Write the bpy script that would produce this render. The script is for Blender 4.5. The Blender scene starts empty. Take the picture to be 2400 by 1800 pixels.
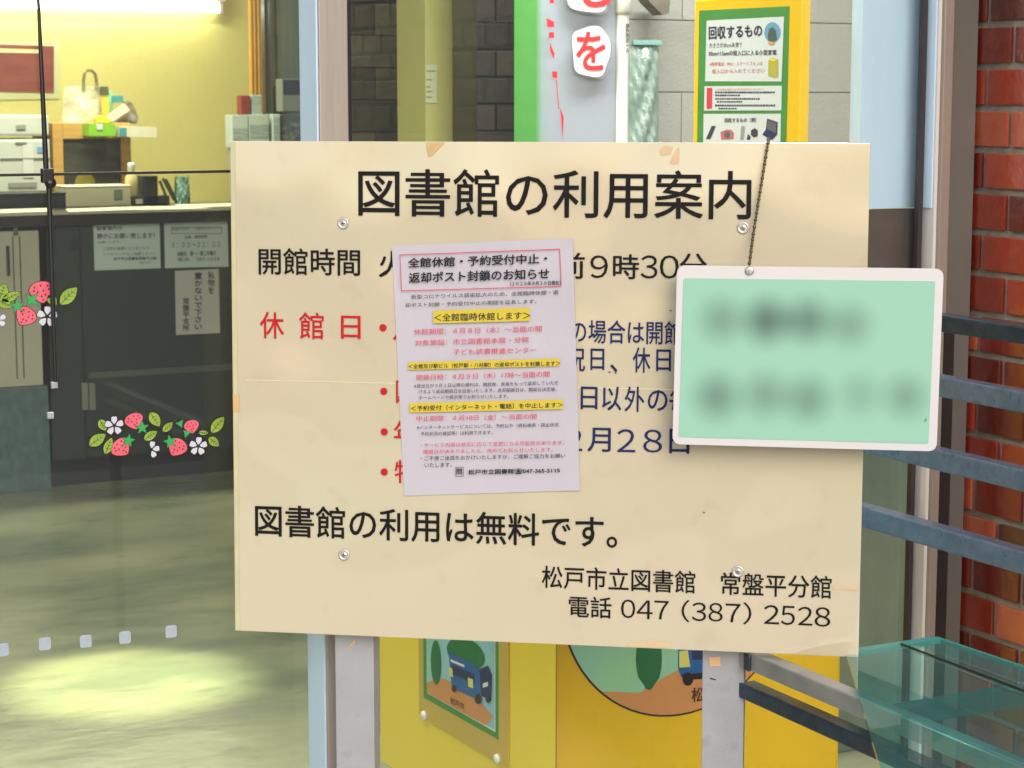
import bpy, bmesh, math, random
from mathutils import Vector
random.seed(7)
R = math.radians
S = bpy.context.scene
COL = S.collection

# ---------------------------------------------------------------- camera, sky, sun
AZ, PITCH, FPX = R(27.5), 0.137, 4840.0
CAM = Vector((0, 0, 1.5))
FWL = Vector((math.sin(AZ), math.cos(AZ), 0))
RT = Vector((math.cos(AZ), -math.sin(AZ), 0))
FW = FWL * math.cos(PITCH) - Vector((0, 0, 1)) * math.sin(PITCH)
UP = FWL * math.sin(PITCH) + Vector((0, 0, 1)) * math.cos(PITCH)
cd = bpy.data.cameras.new('camera'); cam = bpy.data.objects.new('camera', cd); COL.objects.link(cam)
cam.location = CAM; cam.rotation_euler = (R(90) - PITCH, 0, -AZ)
cd.sensor_width = 36; cd.lens = FPX / 2400 * 36; cd.clip_start = .05; cd.clip_end = 500
cd.dof.use_dof = True; cd.dof.focus_distance = 2.9; cd.dof.aperture_fstop = 18
S.camera = cam

SUN_EL, SUN_DIR = R(31), Vector((-0.24, -0.97, 0)).normalized()      # towards the sun, level
W = bpy.data.worlds.new('World'); S.world = W; W.use_nodes = True
nt = W.node_tree
sky = nt.nodes.new('ShaderNodeTexSky'); sky.sky_type = 'NISHITA'; sky.sun_disc = False
sky.sun_elevation = SUN_EL; sky.sun_rotation = math.atan2(SUN_DIR.x, SUN_DIR.y)
sky.air_density = 1.0; sky.dust_density = 3.0; sky.ozone_density = 1.0
bg = nt.nodes['Background']; bg.inputs['Strength'].default_value = 0.15
nt.links.new(sky.outputs[0], bg.inputs[0])
sl = bpy.data.lights.new('sun', 'SUN'); sl.energy = .85; sl.angle = R(40); sl.color = (1, .97, .94)
so = bpy.data.objects.new('sun', sl); COL.objects.link(so)
sd = SUN_DIR * math.cos(SUN_EL) + Vector((0, 0, math.sin(SUN_EL)))
so.rotation_euler = sd.to_track_quat('Z', 'Y').to_euler(); so.location = (0, -3, 6)
vs = S.view_settings; vs.view_transform = 'Standard'; vs.look = 'None'; vs.exposure = 0.42; vs.gamma = 1; vs.use_curve_mapping = False
S.cycles.max_bounces = 10; S.cycles.transparent_max_bounces = 16
S.cycles.use_denoising = True

# ---------------------------------------------------------------- rays and plane frames
def ray(px, py):
    return FW * FPX + RT * (px - 1200) + UP * (900 - py)
class Frame:
    """a plane: origin, two in-plane axes, normal towards the viewer"""
    def __init__(s, o, u, v):
        s.o = Vector(o); s.u = Vector(u).normalized(); s.v = Vector(v).normalized(); s.n = s.u.cross(s.v)
    def uv(s, px, py, w=0):
        d = ray(px, py); t = ((s.o + s.n * w - CAM).dot(s.n)) / d.dot(s.n)
        p = CAM + d * t - s.o
        return (p.dot(s.u), p.dot(s.v))
    def at(s, u, v, w=0): return s.o + s.u * u + s.v * v + s.n * w
    def quad(s, pts): return [s.uv(*p) for p in pts]
def front(Y): return Frame((0, Y, 0), (1, 0, 0), (0, 0, 1))          # faces -Y (u=+X, v=+Z)
def side(X): return Frame((X, 0, 0), (0, -1, 0), (0, 0, 1))          # faces -X (u=-Y, v=+Z)

# ---------------------------------------------------------------- mesh building
class G:
    def __init__(s): s.v = []; s.f = []; s.m = []; s.tone = []
    def add(s, vs, fs, m=0, tone=.5):
        b = len(s.v); s.v += [Vector(q) for q in vs]
        for f in fs: s.f.append([b + i for i in f]); s.m.append(m); s.tone.append(tone)
        return s
    def box(s, a, b, m=0, bev=0, tone=.5):
        a = Vector(a); b = Vector(b)
        lo = Vector([min(a[i], b[i]) for i in range(3)]); hi = Vector([max(a[i], b[i]) for i in range(3)])
        F = Frame((lo.x, lo.y, lo.z), (1, 0, 0), (0, 0, 1))
        d = hi - lo
        return s.fbox(F, 0, 0, d.x, d.z, -d.y, 0, m, bev, tone)
    def fbox(s, F, u0, v0, u1, v1, w0, w1, m=0, bev=0, tone=.5):
        if bev <= 0:
            vs = [F.at(u, v, w) for w in (w0, w1) for v in (v0, v1) for u in (u0, u1)]
            return s.add(vs, [(0, 2, 3, 1), (4, 5, 7, 6), (0, 1, 5, 4), (2, 6, 7, 3), (0, 4, 6, 2), (1, 3, 7, 5)], m, tone)
        bm = bmesh.new()
        vv = [bm.verts.new(F.at(u, v, w)) for w in (w0, w1) for v in (v0, v1) for u in (u0, u1)]
        for f in [(0, 2, 3, 1), (4, 5, 7, 6), (0, 1, 5, 4), (2, 6, 7, 3), (0, 4, 6, 2), (1, 3, 7, 5)]: bm.faces.new([vv[i] for i in f])
        bmesh.ops.bevel(bm, geom=bm.edges[:], offset=bev, segments=2, affect='EDGES', profile=.6)
        bm.verts.index_update()
        s.add([q.co.copy() for q in bm.verts], [[q.index for q in f.verts] for f in bm.faces], m, tone); bm.free()
        return s
    def poly(s, F, pts, w, m=0):
        a = sum(pts[i][0] * pts[(i + 1) % len(pts)][1] - pts[(i + 1) % len(pts)][0] * pts[i][1] for i in range(len(pts)))
        if a < 0: pts = pts[::-1]
        return s.add([F.at(u, v, w) for u, v in pts], [list(range(len(pts)))], m)
    def prism(s, F, pts, w0, w1, m=0, tone=.5):
        a = sum(pts[i][0] * pts[(i + 1) % len(pts)][1] - pts[(i + 1) % len(pts)][0] * pts[i][1] for i in range(len(pts)))
        if a < 0: pts = pts[::-1]
        n = len(pts)
        vs = [F.at(u, v, w0) for u, v in pts] + [F.at(u, v, w1) for u, v in pts]
        fs = [list(range(n))[::-1], list(range(n, 2 * n))] + [(i, (i + 1) % n, n + (i + 1) % n, n + i) for i in range(n)]
        return s.add(vs, fs, m, tone)
    def tube(s, pts, r, m=0, n=10):
        pts = [Vector(p) for p in pts]; rings = []
        rr = r if isinstance(r, (list, tuple)) else [r] * len(pts)
        for i, p in enumerate(pts):
            d = (pts[min(i + 1, len(pts) - 1)] - pts[max(i - 1, 0)]).normalized()
            a = d.cross(Vector((0, 0, 1)) if abs(d.z) < .9 else Vector((1, 0, 0))).normalized(); b = d.cross(a)
            rings.append([p + (a * math.cos(6.28318 * k / n) + b * math.sin(6.28318 * k / n)) * rr[i] for k in range(n)])
        vs = [q for g in rings for q in g]; fs = []
        for i in range(len(pts) - 1):
            for k in range(n): fs.append((i * n + k, i * n + (k + 1) % n, (i + 1) * n + (k + 1) % n, (i + 1) * n + k))
        fs += [list(range(n)), list(range((len(pts) - 1) * n, len(pts) * n))[::-1]]
        return s.add(vs, fs, m)
    def lathe(s, c, prof, axis=(0, 0, 1), m=0, n=20):
        c = Vector(c); ax = Vector(axis).normalized()
        a = ax.cross(Vector((0, 0, 1)) if abs(ax.z) < .9 else Vector((1, 0, 0))).normalized(); b = ax.cross(a)
        vs = []; fs = []
        for r, h in prof:
            for k in range(n): vs.append(c + ax * h + (a * math.cos(6.28318 * k / n) + b * math.sin(6.28318 * k / n)) * r)
        for i in range(len(prof) - 1):
            for k in range(n): fs.append((i * n + k, i * n + (k + 1) % n, (i + 1) * n + (k + 1) % n, (i + 1) * n + k))
        fs += [list(range(n))[::-1], list(range((len(prof) - 1) * n, len(prof) * n))]
        return s.add(vs, fs, m)
    def ball(s, c, r, m=0, n=8):
        prof = [(r * math.sin(math.pi * (i + .02) / (n + .04)), -r * math.cos(math.pi * (i + .02) / (n + .04))) for i in range(n + 1)]
        return s.lathe(c, prof, (0, 0, 1), m, n + 2)
    def text(s, body, F, quad, w, off=0.0, m=0):
        """writing fitted to a quad TL,TR,BR,BL given in plane coordinates"""
        cu = bpy.data.curves.new('lettering', 'FONT'); cu.body = body; cu.resolution_u = 3
        ob = bpy.data.objects.new('lettering', cu); COL.objects.link(ob)
        dg = bpy.context.evaluated_depsgraph_get(); dg.update()
        me = bpy.data.meshes.new_from_object(ob.evaluated_get(dg))
        if len(me.vertices):
            xs = [q.co.x for q in me.vertices]; ys = [q.co.y for q in me.vertices]
            x0, x1, y0, y1 = min(xs), max(xs), min(ys), max(ys)
            TL, TRr, BR, BL = [Vector(q) for q in quad]
            em = 1.0 / max(y1 - y0, .5)
            sh = [(0, 0)] if off < .011 else [(math.cos(k * 1.0472) * off * .75, math.sin(k * 1.0472) * off * .75) for k in range(6)]
            vs0 = []
            for q in me.vertices:
                a = (q.co.x - x0) / max(x1 - x0, 1e-6); b = (q.co.y - y0) / max(y1 - y0, 1e-6)
                p = (BL * (1 - a) + BR * a) * (1 - b) + (TL * (1 - a) + TRr * a) * b
                vs0.append(p)
            ku = (TRr - TL).length / max(x1 - x0, 1e-6); kv = (TL - BL).length / max(y1 - y0, 1e-6)
            for i, (dx, dy) in enumerate(sh):
                s.add([F.at(p.x + dx * ku, p.y + dy * kv, w + i * .00004) for p in vs0], [list(p.vertices) for p in me.polygons], m)
        bpy.data.meshes.remove(me); bpy.data.objects.remove(ob); bpy.data.curves.remove(cu)
        return s

ROOT = {}
def obj(name, g, mats, parent=None, smooth=False):
    me = bpy.data.meshes.new(name)
    if parent is not None: loc = ROOT[parent.name]
    else:
        lo = [min(q[i] for q in g.v) for i in range(3)]; hi = [max(q[i] for q in g.v) for i in range(3)]
        loc = Vector(((lo[0] + hi[0]) / 2, (lo[1] + hi[1]) / 2, lo[2]))
    me.from_pydata([q - loc for q in g.v], [], g.f)
    mats = mats if isinstance(mats, (list, tuple)) else [mats]
    for q in mats: me.materials.append(q)
    me.polygons.foreach_set('material_index', g.m)
    at = me.attributes.new('tone', 'FLOAT', 'FACE'); at.data.foreach_set('value', g.tone)
    if smooth: me.polygons.foreach_set('use_smooth', [True] * len(g.f))
    me.update()
    o = bpy.data.objects.new(name, me); COL.objects.link(o)
    if parent is not None: o.parent = parent; ROOT[o.name] = loc
    else: o.location = loc; ROOT[o.name] = loc
    return o
def tag(o, label, cat, group=None):
    o['label'] = label; o['category'] = cat
    if group: o['group'] = group
    return o
def thing(name, label, cat, loc, group=None):
    o = bpy.data.objects.new(name, None); COL.objects.link(o); o.location = loc; o.empty_display_size = .1
    ROOT[o.name] = Vector(loc)
    return tag(o, label, cat, group)
def struct(name, g, m):
    o = obj(name, g, m); o['kind'] = 'structure'; return o

# ---------------------------------------------------------------- materials
def lin(c): return tuple((x / 255 / 12.92) if x / 255 <= .04045 else ((x / 255 + .055) / 1.055) ** 2.4 for x in c)
def M(name, rgb, rough=.5, metal=0, var=0, vscale=8, bump=0, bscale=60, coat=0, spec=.5, rgb2=None, tone=False, stretch=None, coatr=.08, emit=0, dirt=None, bdet=4, cior=1.5):
    m = bpy.data.materials.new(name); m.use_nodes = True; t = m.node_tree; b = t.nodes['Principled BSDF']
    c = lin(rgb); L = t.links.new
    b.inputs['Roughness'].default_value = rough; b.inputs['Metallic'].default_value = metal
    b.inputs['Specular IOR Level'].default_value = spec
    b.inputs['Coat Weight'].default_value = coat; b.inputs['Coat IOR'].default_value = cior; b.inputs['Coat Roughness'].default_value = coatr
    b.inputs['Base Color'].default_value = (*c, 1)
    tc = t.nodes.new('ShaderNodeTexCoord'); mp = t.nodes.new('ShaderNodeMapping'); L(tc.outputs['Object'], mp.inputs[0])
    if stretch: mp.inputs['Scale'].default_value = stretch
    if var or rgb2:
        n = t.nodes.new('ShaderNodeTexNoise'); n.inputs['Scale'].default_value = vscale; n.inputs['Detail'].default_value = 5
        L(mp.outputs[0], n.inputs[0])
        mr = t.nodes.new('ShaderNodeMapRange'); mr.inputs[1].default_value = .32; mr.inputs[2].default_value = .68
        L(n.outputs[0], mr.inputs[0])
        mx = t.nodes.new('ShaderNodeMix'); mx.data_type = 'RGBA'
        c2 = lin(rgb2) if rgb2 else tuple(x * (1 - var) for x in c)
        c1 = c if rgb2 else tuple(min(1, x * (1 + var * .5)) for x in c)
        mx.inputs[6].default_value = (*c1, 1); mx.inputs[7].default_value = (*c2, 1)
        L(mr.outputs[0], mx.inputs[0]); L(mx.outputs[2], b.inputs['Base Color'])
    if tone:
        a = t.nodes.new('ShaderNodeAttribute'); a.attribute_name = 'tone'
        n2 = t.nodes.new('ShaderNodeTexNoise'); n2.inputs['Scale'].default_value = vscale; n2.inputs['Detail'].default_value = 6
        L(mp.outputs[0], n2.inputs[0])
        ad = t.nodes.new('ShaderNodeMath'); ad.operation = 'MULTIPLY_ADD'; ad.inputs[1].default_value = .28; L(n2.outputs[0], ad.inputs[0])
        sb = t.nodes.new('ShaderNodeMath'); sb.operation = 'SUBTRACT'; sb.inputs[1].default_value = .14; L(a.outputs['Fac'], sb.inputs[0]); L(sb.outputs[0], ad.inputs[2])
        cr = t.nodes.new('ShaderNodeValToRGB'); L(ad.outputs[0], cr.inputs[0])
        els = cr.color_ramp.elements
        stops = [(0, tone[0]), (.35, tone[1]), (.7, tone[2]), (1, tone[3])]
        while len(els) < 4: els.new(.5)
        for e, (p, q) in zip(els, stops): e.position = p; e.color = (*lin(q), 1)
        L(cr.outputs[0], b.inputs['Base Color'])
    if dirt:
        n4 = t.nodes.new('ShaderNodeTexNoise'); n4.inputs['Scale'].default_value = dirt[0]; n4.inputs['Detail'].default_value = 7; L(mp.outputs[0], n4.inputs[0])
        m4 = t.nodes.new('ShaderNodeMapRange'); m4.inputs[1].default_value = .6; m4.inputs[2].default_value = .85; m4.inputs[4].default_value = dirt[1]; L(n4.outputs[0], m4.inputs[0])
        x4 = t.nodes.new('ShaderNodeMix'); x4.data_type = 'RGBA'; x4.inputs[7].default_value = (*lin(dirt[2]), 1); L(m4.outputs[0], x4.inputs[0])
        src = b.inputs['Base Color'].links
        if src: L(src[0].from_socket, x4.inputs[6])
        else: x4.inputs[6].default_value = (*c, 1)
        L(x4.outputs[2], b.inputs['Base Color'])
    if bump:
        n3 = t.nodes.new('ShaderNodeTexNoise'); n3.inputs['Scale'].default_value = bscale; n3.inputs['Detail'].default_value = bdet
        L(mp.outputs[0], n3.inputs[0])
        bp = t.nodes.new('ShaderNodeBump'); bp.inputs['Strength'].default_value = 1; bp.inputs['Distance'].default_value = bump
        L(n3.outputs[0], bp.inputs['Height']); L(bp.outputs[0], b.inputs['Normal']); L(bp.outputs[0], b.inputs['Coat Normal'])
    if emit:
        b.inputs['Emission Color'].default_value = (*c, 1); b.inputs['Emission Strength'].default_value = emit
    return m
def glass(name, tint, ior=1.5, rough=0.0, film=None):
    m = bpy.data.materials.new(name); m.use_nodes = True; t = m.node_tree; L = t.links.new
    t.nodes.remove(t.nodes['Principled BSDF'])
    tr = t.nodes.new('ShaderNodeBsdfTransparent'); tr.inputs[0].default_value = (*tint, 1)
    gl = t.nodes.new('ShaderNodeBsdfGlossy'); gl.inputs['Roughness'].default_value = rough
    fr = t.nodes.new('ShaderNodeFresnel'); fr.inputs[0].default_value = ior
    ge = t.nodes.new('ShaderNodeNewGeometry'); mu = t.nodes.new('ShaderNodeMath'); mu.operation = 'MULTIPLY_ADD'; mu.inputs[1].default_value = -1; mu.inputs[2].default_value = 1
    L(ge.outputs['Backfacing'], mu.inputs[0]); mm = t.nodes.new('ShaderNodeMath'); mm.operation = 'MULTIPLY'; L(mu.outputs[0], mm.inputs[0]); L(fr.outputs[0], mm.inputs[1])
    mx = t.nodes.new('ShaderNodeMixShader'); L(mm.outputs[0], mx.inputs[0]); L(tr.outputs[0], mx.inputs[1]); L(gl.outputs[0], mx.inputs[2])
    out = mx
    if film:
        df = t.nodes.new('ShaderNodeBsdfDiffuse'); df.inputs[0].default_value = (*film[0], 1)
        m2 = t.nodes.new('ShaderNodeMixShader'); m2.inputs[0].default_value = film[1]
        L(mx.outputs[0], m2.inputs[1]); L(df.outputs[0], m2.inputs[2]); out = m2
    L(out.outputs[0], t.nodes['Material Output'].inputs[0])
    return m

m_board = M('cream_board_film', (185, 181, 153), .4, var=.0, rgb2=(188, 177, 154), vscale=2.8, bump=.013, bscale=4.2, bdet=1, coat=1, coatr=.04, cior=1.9, dirt=(22, .3, (150, 130, 100)))
m_board_edge = M('board_edge', (182, 178, 146), .55, var=.06, vscale=30)
m_black = M('black_print', (14, 12, 15), .6, spec=.2)
m_navy = M('navy_print', (24, 36, 84), .6, spec=.2)
m_red = M('red_print', (172, 26, 34), .6, spec=.2)
m_tape = M('old_tape', (190, 160, 114), .5, var=.12, vscale=60)
m_tape2 = M('orange_tape_residue', (200, 166, 130), .6, rgb2=(194, 176, 144), vscale=70)
m_steel = M('brushed_stainless', (158, 152, 147), .38, .25, var=.08, vscale=3, stretch=(60, 60, 1.5), bump=.0002, bscale=40)
m_steel_w = M('painted_post', (152, 155, 162), .45, .1, var=.1, vscale=12, bump=.0004, bscale=220, dirt=(26, .6, (108, 100, 92)))
m_screw = M('screw_metal', (190, 188, 184), .35, .5, var=.2, vscale=200)
m_blue_refl = M('painted_blue_reflection', (184, 208, 232), .25, var=.05, vscale=2.5, stretch=(6, 6, .8))  # blue reflections on steel and glass, painted as flat colour
m_white = M('white_plastic', (222, 222, 222), .35, var=.03)
m_dark = M('black_gasket', (14, 14, 16), .4)
m_glass = glass('window_glass', (.97, .992, .985), film=((.55, .64, .68), .014))  # film: weak dust layer that also stands for hazy reflections
m_shelf = glass('teal_shelf_glass', (.66, .94, .91), 1.5, film=((.3, .56, .53), .06))  # film: diffuse teal for dust and for sky reflected in the glass
m_shelf_edge = M('shelf_glass_edge', (52, 128, 124), .2, coat=.5)
m_galv = M('weathered_galvanised_steel', (116, 136, 166), .26, .5, rgb2=(98, 118, 146), vscale=40, bump=.0006, bscale=160, dirt=(90, .8, (34, 42, 54)))
m_galv_d = M('dark_weathered_steel', (66, 78, 96), .28, .5, rgb2=(50, 60, 76), vscale=40, bump=.0006, bscale=120)
m_brick = M('glazed_brick', (150, 60, 36), .3, vscale=40, tone=((66, 22, 18), (118, 36, 24), (144, 50, 30), (166, 82, 60)), bump=.003, bscale=24, coat=1, coatr=.12, dirt=(50, .5, (70, 44, 36)))
m_mortar = M('grey_mortar', (132, 124, 114), .9, var=.2, vscale=60, bump=.001, bscale=200)

# ================================================================ SETTING
g = G(); g.box((-60, -90, -.4), (60, -2.6, -.14)); struct('road', g, M('asphalt_road', (66, 68, 72), .85, var=.3, vscale=2, bump=.004, bscale=120))
g = G(); g.box((-60, -2.6, -.3), (60, 2.8, -.02)); struct('pavement', g, M('concrete_pavement', (186, 183, 175), .85, var=.2, vscale=1.5, bump=.003, bscale=80))
m_floor = M('worn_vinyl_broken_glare', (156, 158, 124), .2, rgb2=(104, 113, 92), vscale=1.3, stretch=(1.1, 2.0, 1), bump=.003, bscale=5, dirt=(7, .75, (76, 82, 66)))  # dark wear tone also imitates broken reflections across the light pool
g = G(); g.box((-3, 2.8, -.3), (6, 10.0, 0)); struct('floor', g, m_floor)
g = G(); g.box((-3, 2.84, 2.7), (6, 10.0, 2.9)); struct('ceiling', g, M('ceiling_board', (220, 220, 205), .9, var=.05))
m_yel = M('yellow_wall_paint', (210, 203, 128), .7, rgb2=(204, 197, 118), vscale=1.2, bump=.0015, bscale=40)
YW = 9.6
g = G(); g.box((-3, YW, 0), (6, YW + .2, 2.7)); tag(obj('back_wall', g, m_yel), 'plain yellow painted wall at the back behind the counter', 'wall')
g = G(); g.box((-3.2, 2.84, 0), (-3, YW, 2.7)); tag(obj('left_wall', g, m_yel), 'yellow side wall of the room out to the left', 'wall')
g = G(); g.box((6, 2.84, 0), (6.2, YW, 2.7)); tag(obj('right_wall', g, m_yel), 'yellow side wall closing the room on the right', 'wall')
g = G(); g.box((-3.2, 2.78, 2.45), (2.6, 2.84, 3.4)); g.box((-3.2, 2.78, 0), (-.6, 2.84, 2.45))
tag(obj('entrance_wall', g, m_mortar), 'grey rendered wall round the glazed entrance front', 'wall')

# brick wall at right, real bricks
t = thing('brick_wall', 'red glazed brick wall with grey mortar beside the railing', 'wall', (2.5, 2.0, 0))
XB = 2.36
g = G(); g.box((XB + .006, -.6, 0), (XB + .3, 2.9, 3.2)); obj('mortar_bed', g, m_mortar, t)
g = G(); BL_, BH, MJ = .128, .0705, .011
for r_ in range(int(2.3 / BH)):
    z = r_ * BH + .01
    off = (r_ % 2) * BL_ / 2
    for k in range(27):
        y1 = 2.842 - k * BL_ - off; y0 = y1 - BL_ + MJ
        if k == 0 and off: g.fbox(side(XB + .03), -2.842, z, -(2.842 - off + MJ), z + BH - MJ, 0, .03, bev=.002, tone=random.random())
        if y0 < -.5: continue
        g.fbox(side(XB + .03), -y1, z, -y0, z + BH - MJ, 0, .03 + random.uniform(-.0012, .0012), bev=.002, tone=random.random())
obj('bricks', g, m_brick, t)

# ================================================================ GLAZED FRONT
YF = 2.84
FG = front(YF)
def xat(px, Y, py=900): return front(Y).uv(px, py)[0]
def zat(px, py, Y): return front(Y).uv(px, py)[1]
t = thing('window_mullion', 'brushed steel window post with pale blue side left of the sign', 'window post', (xat(780, 2.77), 2.8, 0))
xa, xb = xat(748, 2.77, 150), xat(816, 2.77, 150)
g = G(); g.box((xa, 2.77, 0), (xb, 2.843, 2.45), bev=.002); obj('post', g, m_steel, t)
g = G(); g.box((xa - .003, 2.774, 0), (xa - .0002, 2.838, 2.45)); obj('side_strip', g, m_blue_refl, t)  # blue reflection on the steel side, painted as a strip
g = G(); g.box((xb + .0002, 2.782, 0), (xb + .01, 2.836, 2.45)); obj('gasket', g, m_dark, t)

t = thing('window_pane', 'large clear glass pane left of the steel window post', 'window pane', (.3, YF, 0))
g = G(); g.box((-.6, YF - .005, .01), (xa - .004, YF + .005, 2.45)); obj('glass', g, m_glass, t)
FS = front(YF - .014)
g = G()
p0 = FS.uv(88, -40); p1 = FS.uv(108, 396)
g.tube([FS.at(*p0), FS.at(*p1)], [.0022, .0038]); obj('seam', g, m_dark, t)
p0 = FS.uv(114, 420); p1 = FS.uv(131, 912)
g = G(); g.tube([FS.at(*p0), FS.at(*p1)], [.0038, .003]); obj('seam', g, M('dark_blue_gasket', (16, 24, 32), .35), t)
g = G(); a = FS.uv(-60, 403); b = FS.uv(545, 409); g.fbox(FS, a[0], a[1] - .003, b[0], b[1] + .0028, -.004, .004); obj('transom', g, m_dark, t)
c = FS.uv(112, 415); g = G()
g.fbox(FS, c[0] - .009, c[1] - .008, c[0] + .007, c[1] + .012, -.006, .008, bev=.002); g.ball(FS.at(c[0] + .003, c[1] - .008, .002), .008)
obj('clamp', g, m_dark, t)
for q in ((128, 905), (119, 976)):
    c = FS.uv(*q); g = G(); g.fbox(FS, c[0] - .005, c[1] - .003, c[0] + .004, c[1] + .006, -.003, .003, bev=.001); obj('pivot', g, m_steel_w, t)

t = thing('window_pane', 'clear glass pane between the steel post and the brick wall', 'window pane', (1.75, YF, 0))
g = G(); g.box((xb + .01, YF - .005, .01), (2.345, YF + .005, 2.45)); obj('glass', g, m_glass, t)
c = xat(2158, YF - .012, 300); g = G(); g.box((c - .005, YF - .018, .02), (c + .004, YF - .007, 2.44)); obj('seam', g, M('brown_black_gasket', (46, 40, 44), .5), t)

t = thing('window_jamb', 'steel window jamb in strips beside the red brick wall', 'window frame', (2.3, YF, 0))
a, b, c, d = [xat(q, 2.80, 300) for q in (2192, 2199, 2221, 2252)]
g = G(); g.box((a, 2.798, 0), (b, 2.834, 2.45)); obj('bead', g, M('pale_bead', (196, 194, 194), .4), t)
g = G(); g.box((b + .0003, 2.79, 0), (c, 2.834, 2.45), bev=.0015); obj('face_strip', g, M('pinkish_steel', (150, 138, 132), .4, .3, var=.06, vscale=3, stretch=(40, 40, 1)), t)
g = G(); g.box((c + .0003, 2.802, 0), (2.355, 2.834, 2.45)); obj('back_strip', g, M('grey_steel', (106, 102, 98), .45, .3, var=.08, vscale=5), t)

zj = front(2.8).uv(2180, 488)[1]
g = G(); g.box((a - .003, 2.802, zj), (a - .0002, 2.832, 2.45)); obj('sky_reflection_strip', g, m_blue_refl, t)  # sky reflection on the jamb side, painted pale blue
zj = front(2.8).uv(2225, 768)[1]
g = G(); g.box((c - .004, 2.786, 0), (d - .012, 2.8018, zj)); obj('shade_strip', g, M('jamb_shade_brown', (34, 28, 28), .5, var=.2, vscale=20), t)  # shade on the lower jamb put in as a dark strip
# sky reflection painted as a pale blue upper panel + brown lower panel behind the sidelight
FB = front(2.872)
t = thing('reflection_panel', 'pale blue sky reflection painted as tall panel behind glass, dark brown lower board', 'panel', (2.25, 2.88, 0))
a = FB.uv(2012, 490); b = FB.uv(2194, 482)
g = G(); g.fbox(FB, a[0], a[1], 2.352, 2.44, -.03, 0); obj('sky_reflection_board', g, m_blue_refl, t)
z2 = FB.uv(2080, 760)[1]
g = G(); g.fbox(FB, a[0] + .002, z2, 2.352, a[1] - .003, -.03, 0); obj('lower_board', g, M('brown_board', (86, 70, 66), .5, rgb2=(66, 56, 54), vscale=8), t)

# window stickers: strawberries
m_ol = M('sticker_outline', (12, 24, 18), .5); m_sb = M('strawberry_pink', (200, 76, 96), .5, rgb2=(206, 100, 116), vscale=60)
m_lf = M('leaf_lime', (120, 154, 48), .5, rgb2=(140, 168, 68), vscale=50); m_ca = M('calyx_green', (40, 150, 76), .5); m_pt = M('petal_white', (186, 188, 202), .5)
FK = front(YF - .0062)
def zz(X, Y): return (X / 2.765, 500 + Y / 2.765)
PXM = (FK.uv(*zz(1000, 1400))[0] - FK.uv(*zz(900, 1400))[0]) / 100, (FK.uv(*zz(900, 1400))[1] - FK.uv(*zz(900, 1500))[1]) / 100
def loc_poly(cx, cy, pts, rot):
    c = FK.uv(*zz(cx, cy)); co, si = math.cos(rot), math.sin(rot)
    return [(c[0] + (x * co - y * si) * PXM[0], c[1] + (x * si + y * co) * PXM[1]) for x, y in pts]
def straw(root, cx, cy, s, rot):
    base = []
    for k in range(26):
        a = 6.28318 * k / 26
        x = math.sin(a) * (1.0 - .32 * max(0, -math.cos(a)) - .25 * max(0, -math.cos(a)) ** 3); y = math.cos(a) * (.72 if math.cos(a) > 0 else 1.05)
        base.append((x * s, y * s))
    g = G(); g.poly(FK, loc_poly(cx, cy, [(x * 1.07, y * 1.07) for x, y in base], rot), 0, 1)
    g.poly(FK, loc_poly(cx, cy, base, rot), .0004, 0)
    rr = random.Random(int(cx * 7 + cy))
    for sx, sy in ((-.5, .3), (0, .38), (.5, .3), (-.3, -.1), (.2, -.05), (.62, 0), (-.08, -.5), (.25, -.42), (-.62, .02), (0, -.8)):
        sx += rr.uniform(-.06, .06)
        q = [(sx * s + math.cos(6.283 * k / 7) * s * .07, sy * s + math.sin(6.283 * k / 7) * s * .09) for k in range(7)]
        g.poly(FK, loc_poly(cx, cy, q, rot), .0008, 1)
    obj('strawberry', g, [m_sb, m_ol], root)
def leaf(root, cx, cy, L, wd, rot):
    up = []; dn = []
    for k in range(13):
        x = -1 + 2 * k / 12; h = (1 - abs(x) ** 2.2) * (1 - .15 * x) * (1 + .06 * (k % 2))
        up.append((x * L, h * wd)); dn.append((x * L, -h * wd))
    o = up + dn[::-1][1:-1]
    g = G(); g.poly(FK, loc_poly(cx, cy, [(x * 1.08, y * 1.14) for x, y in o], rot), 0, 1); g.poly(FK, loc_poly(cx, cy, o, rot), .0004, 0)
    g.poly(FK, loc_poly(cx, cy, [(-L, -2), (L * .9, -1), (L * .9, 1), (-L, 2)], rot), .0008, 1)
    for k in (-.45, -.05, .35):
        for sg in (1, -1):
            g.poly(FK, loc_poly(cx, cy, [(k * L, 0), (k * L + 4, 0), (k * L + L * .32 + 2, sg * wd * .72), (k * L + L * .32, sg * wd * .72)], rot), .0008, 1)
    obj('leaf', g, [m_lf, m_ol], root)
def calyx(root, cx, cy, s, rot, n=5):
    pts = []
    for k in range(2 * n):
        a = 6.28318 * k / (2 * n); r = s if k % 2 == 0 else s * .42
        pts.append((math.cos(a) * r, math.sin(a) * r))
    g = G(); g.poly(FK, loc_poly(cx, cy, [(x * 1.1, y * 1.1) for x, y in pts], rot), .0009, 1); g.poly(FK, loc_poly(cx, cy, pts, rot), .0013, 0)
    obj('calyx', g, [m_ca, m_ol], root)
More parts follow.
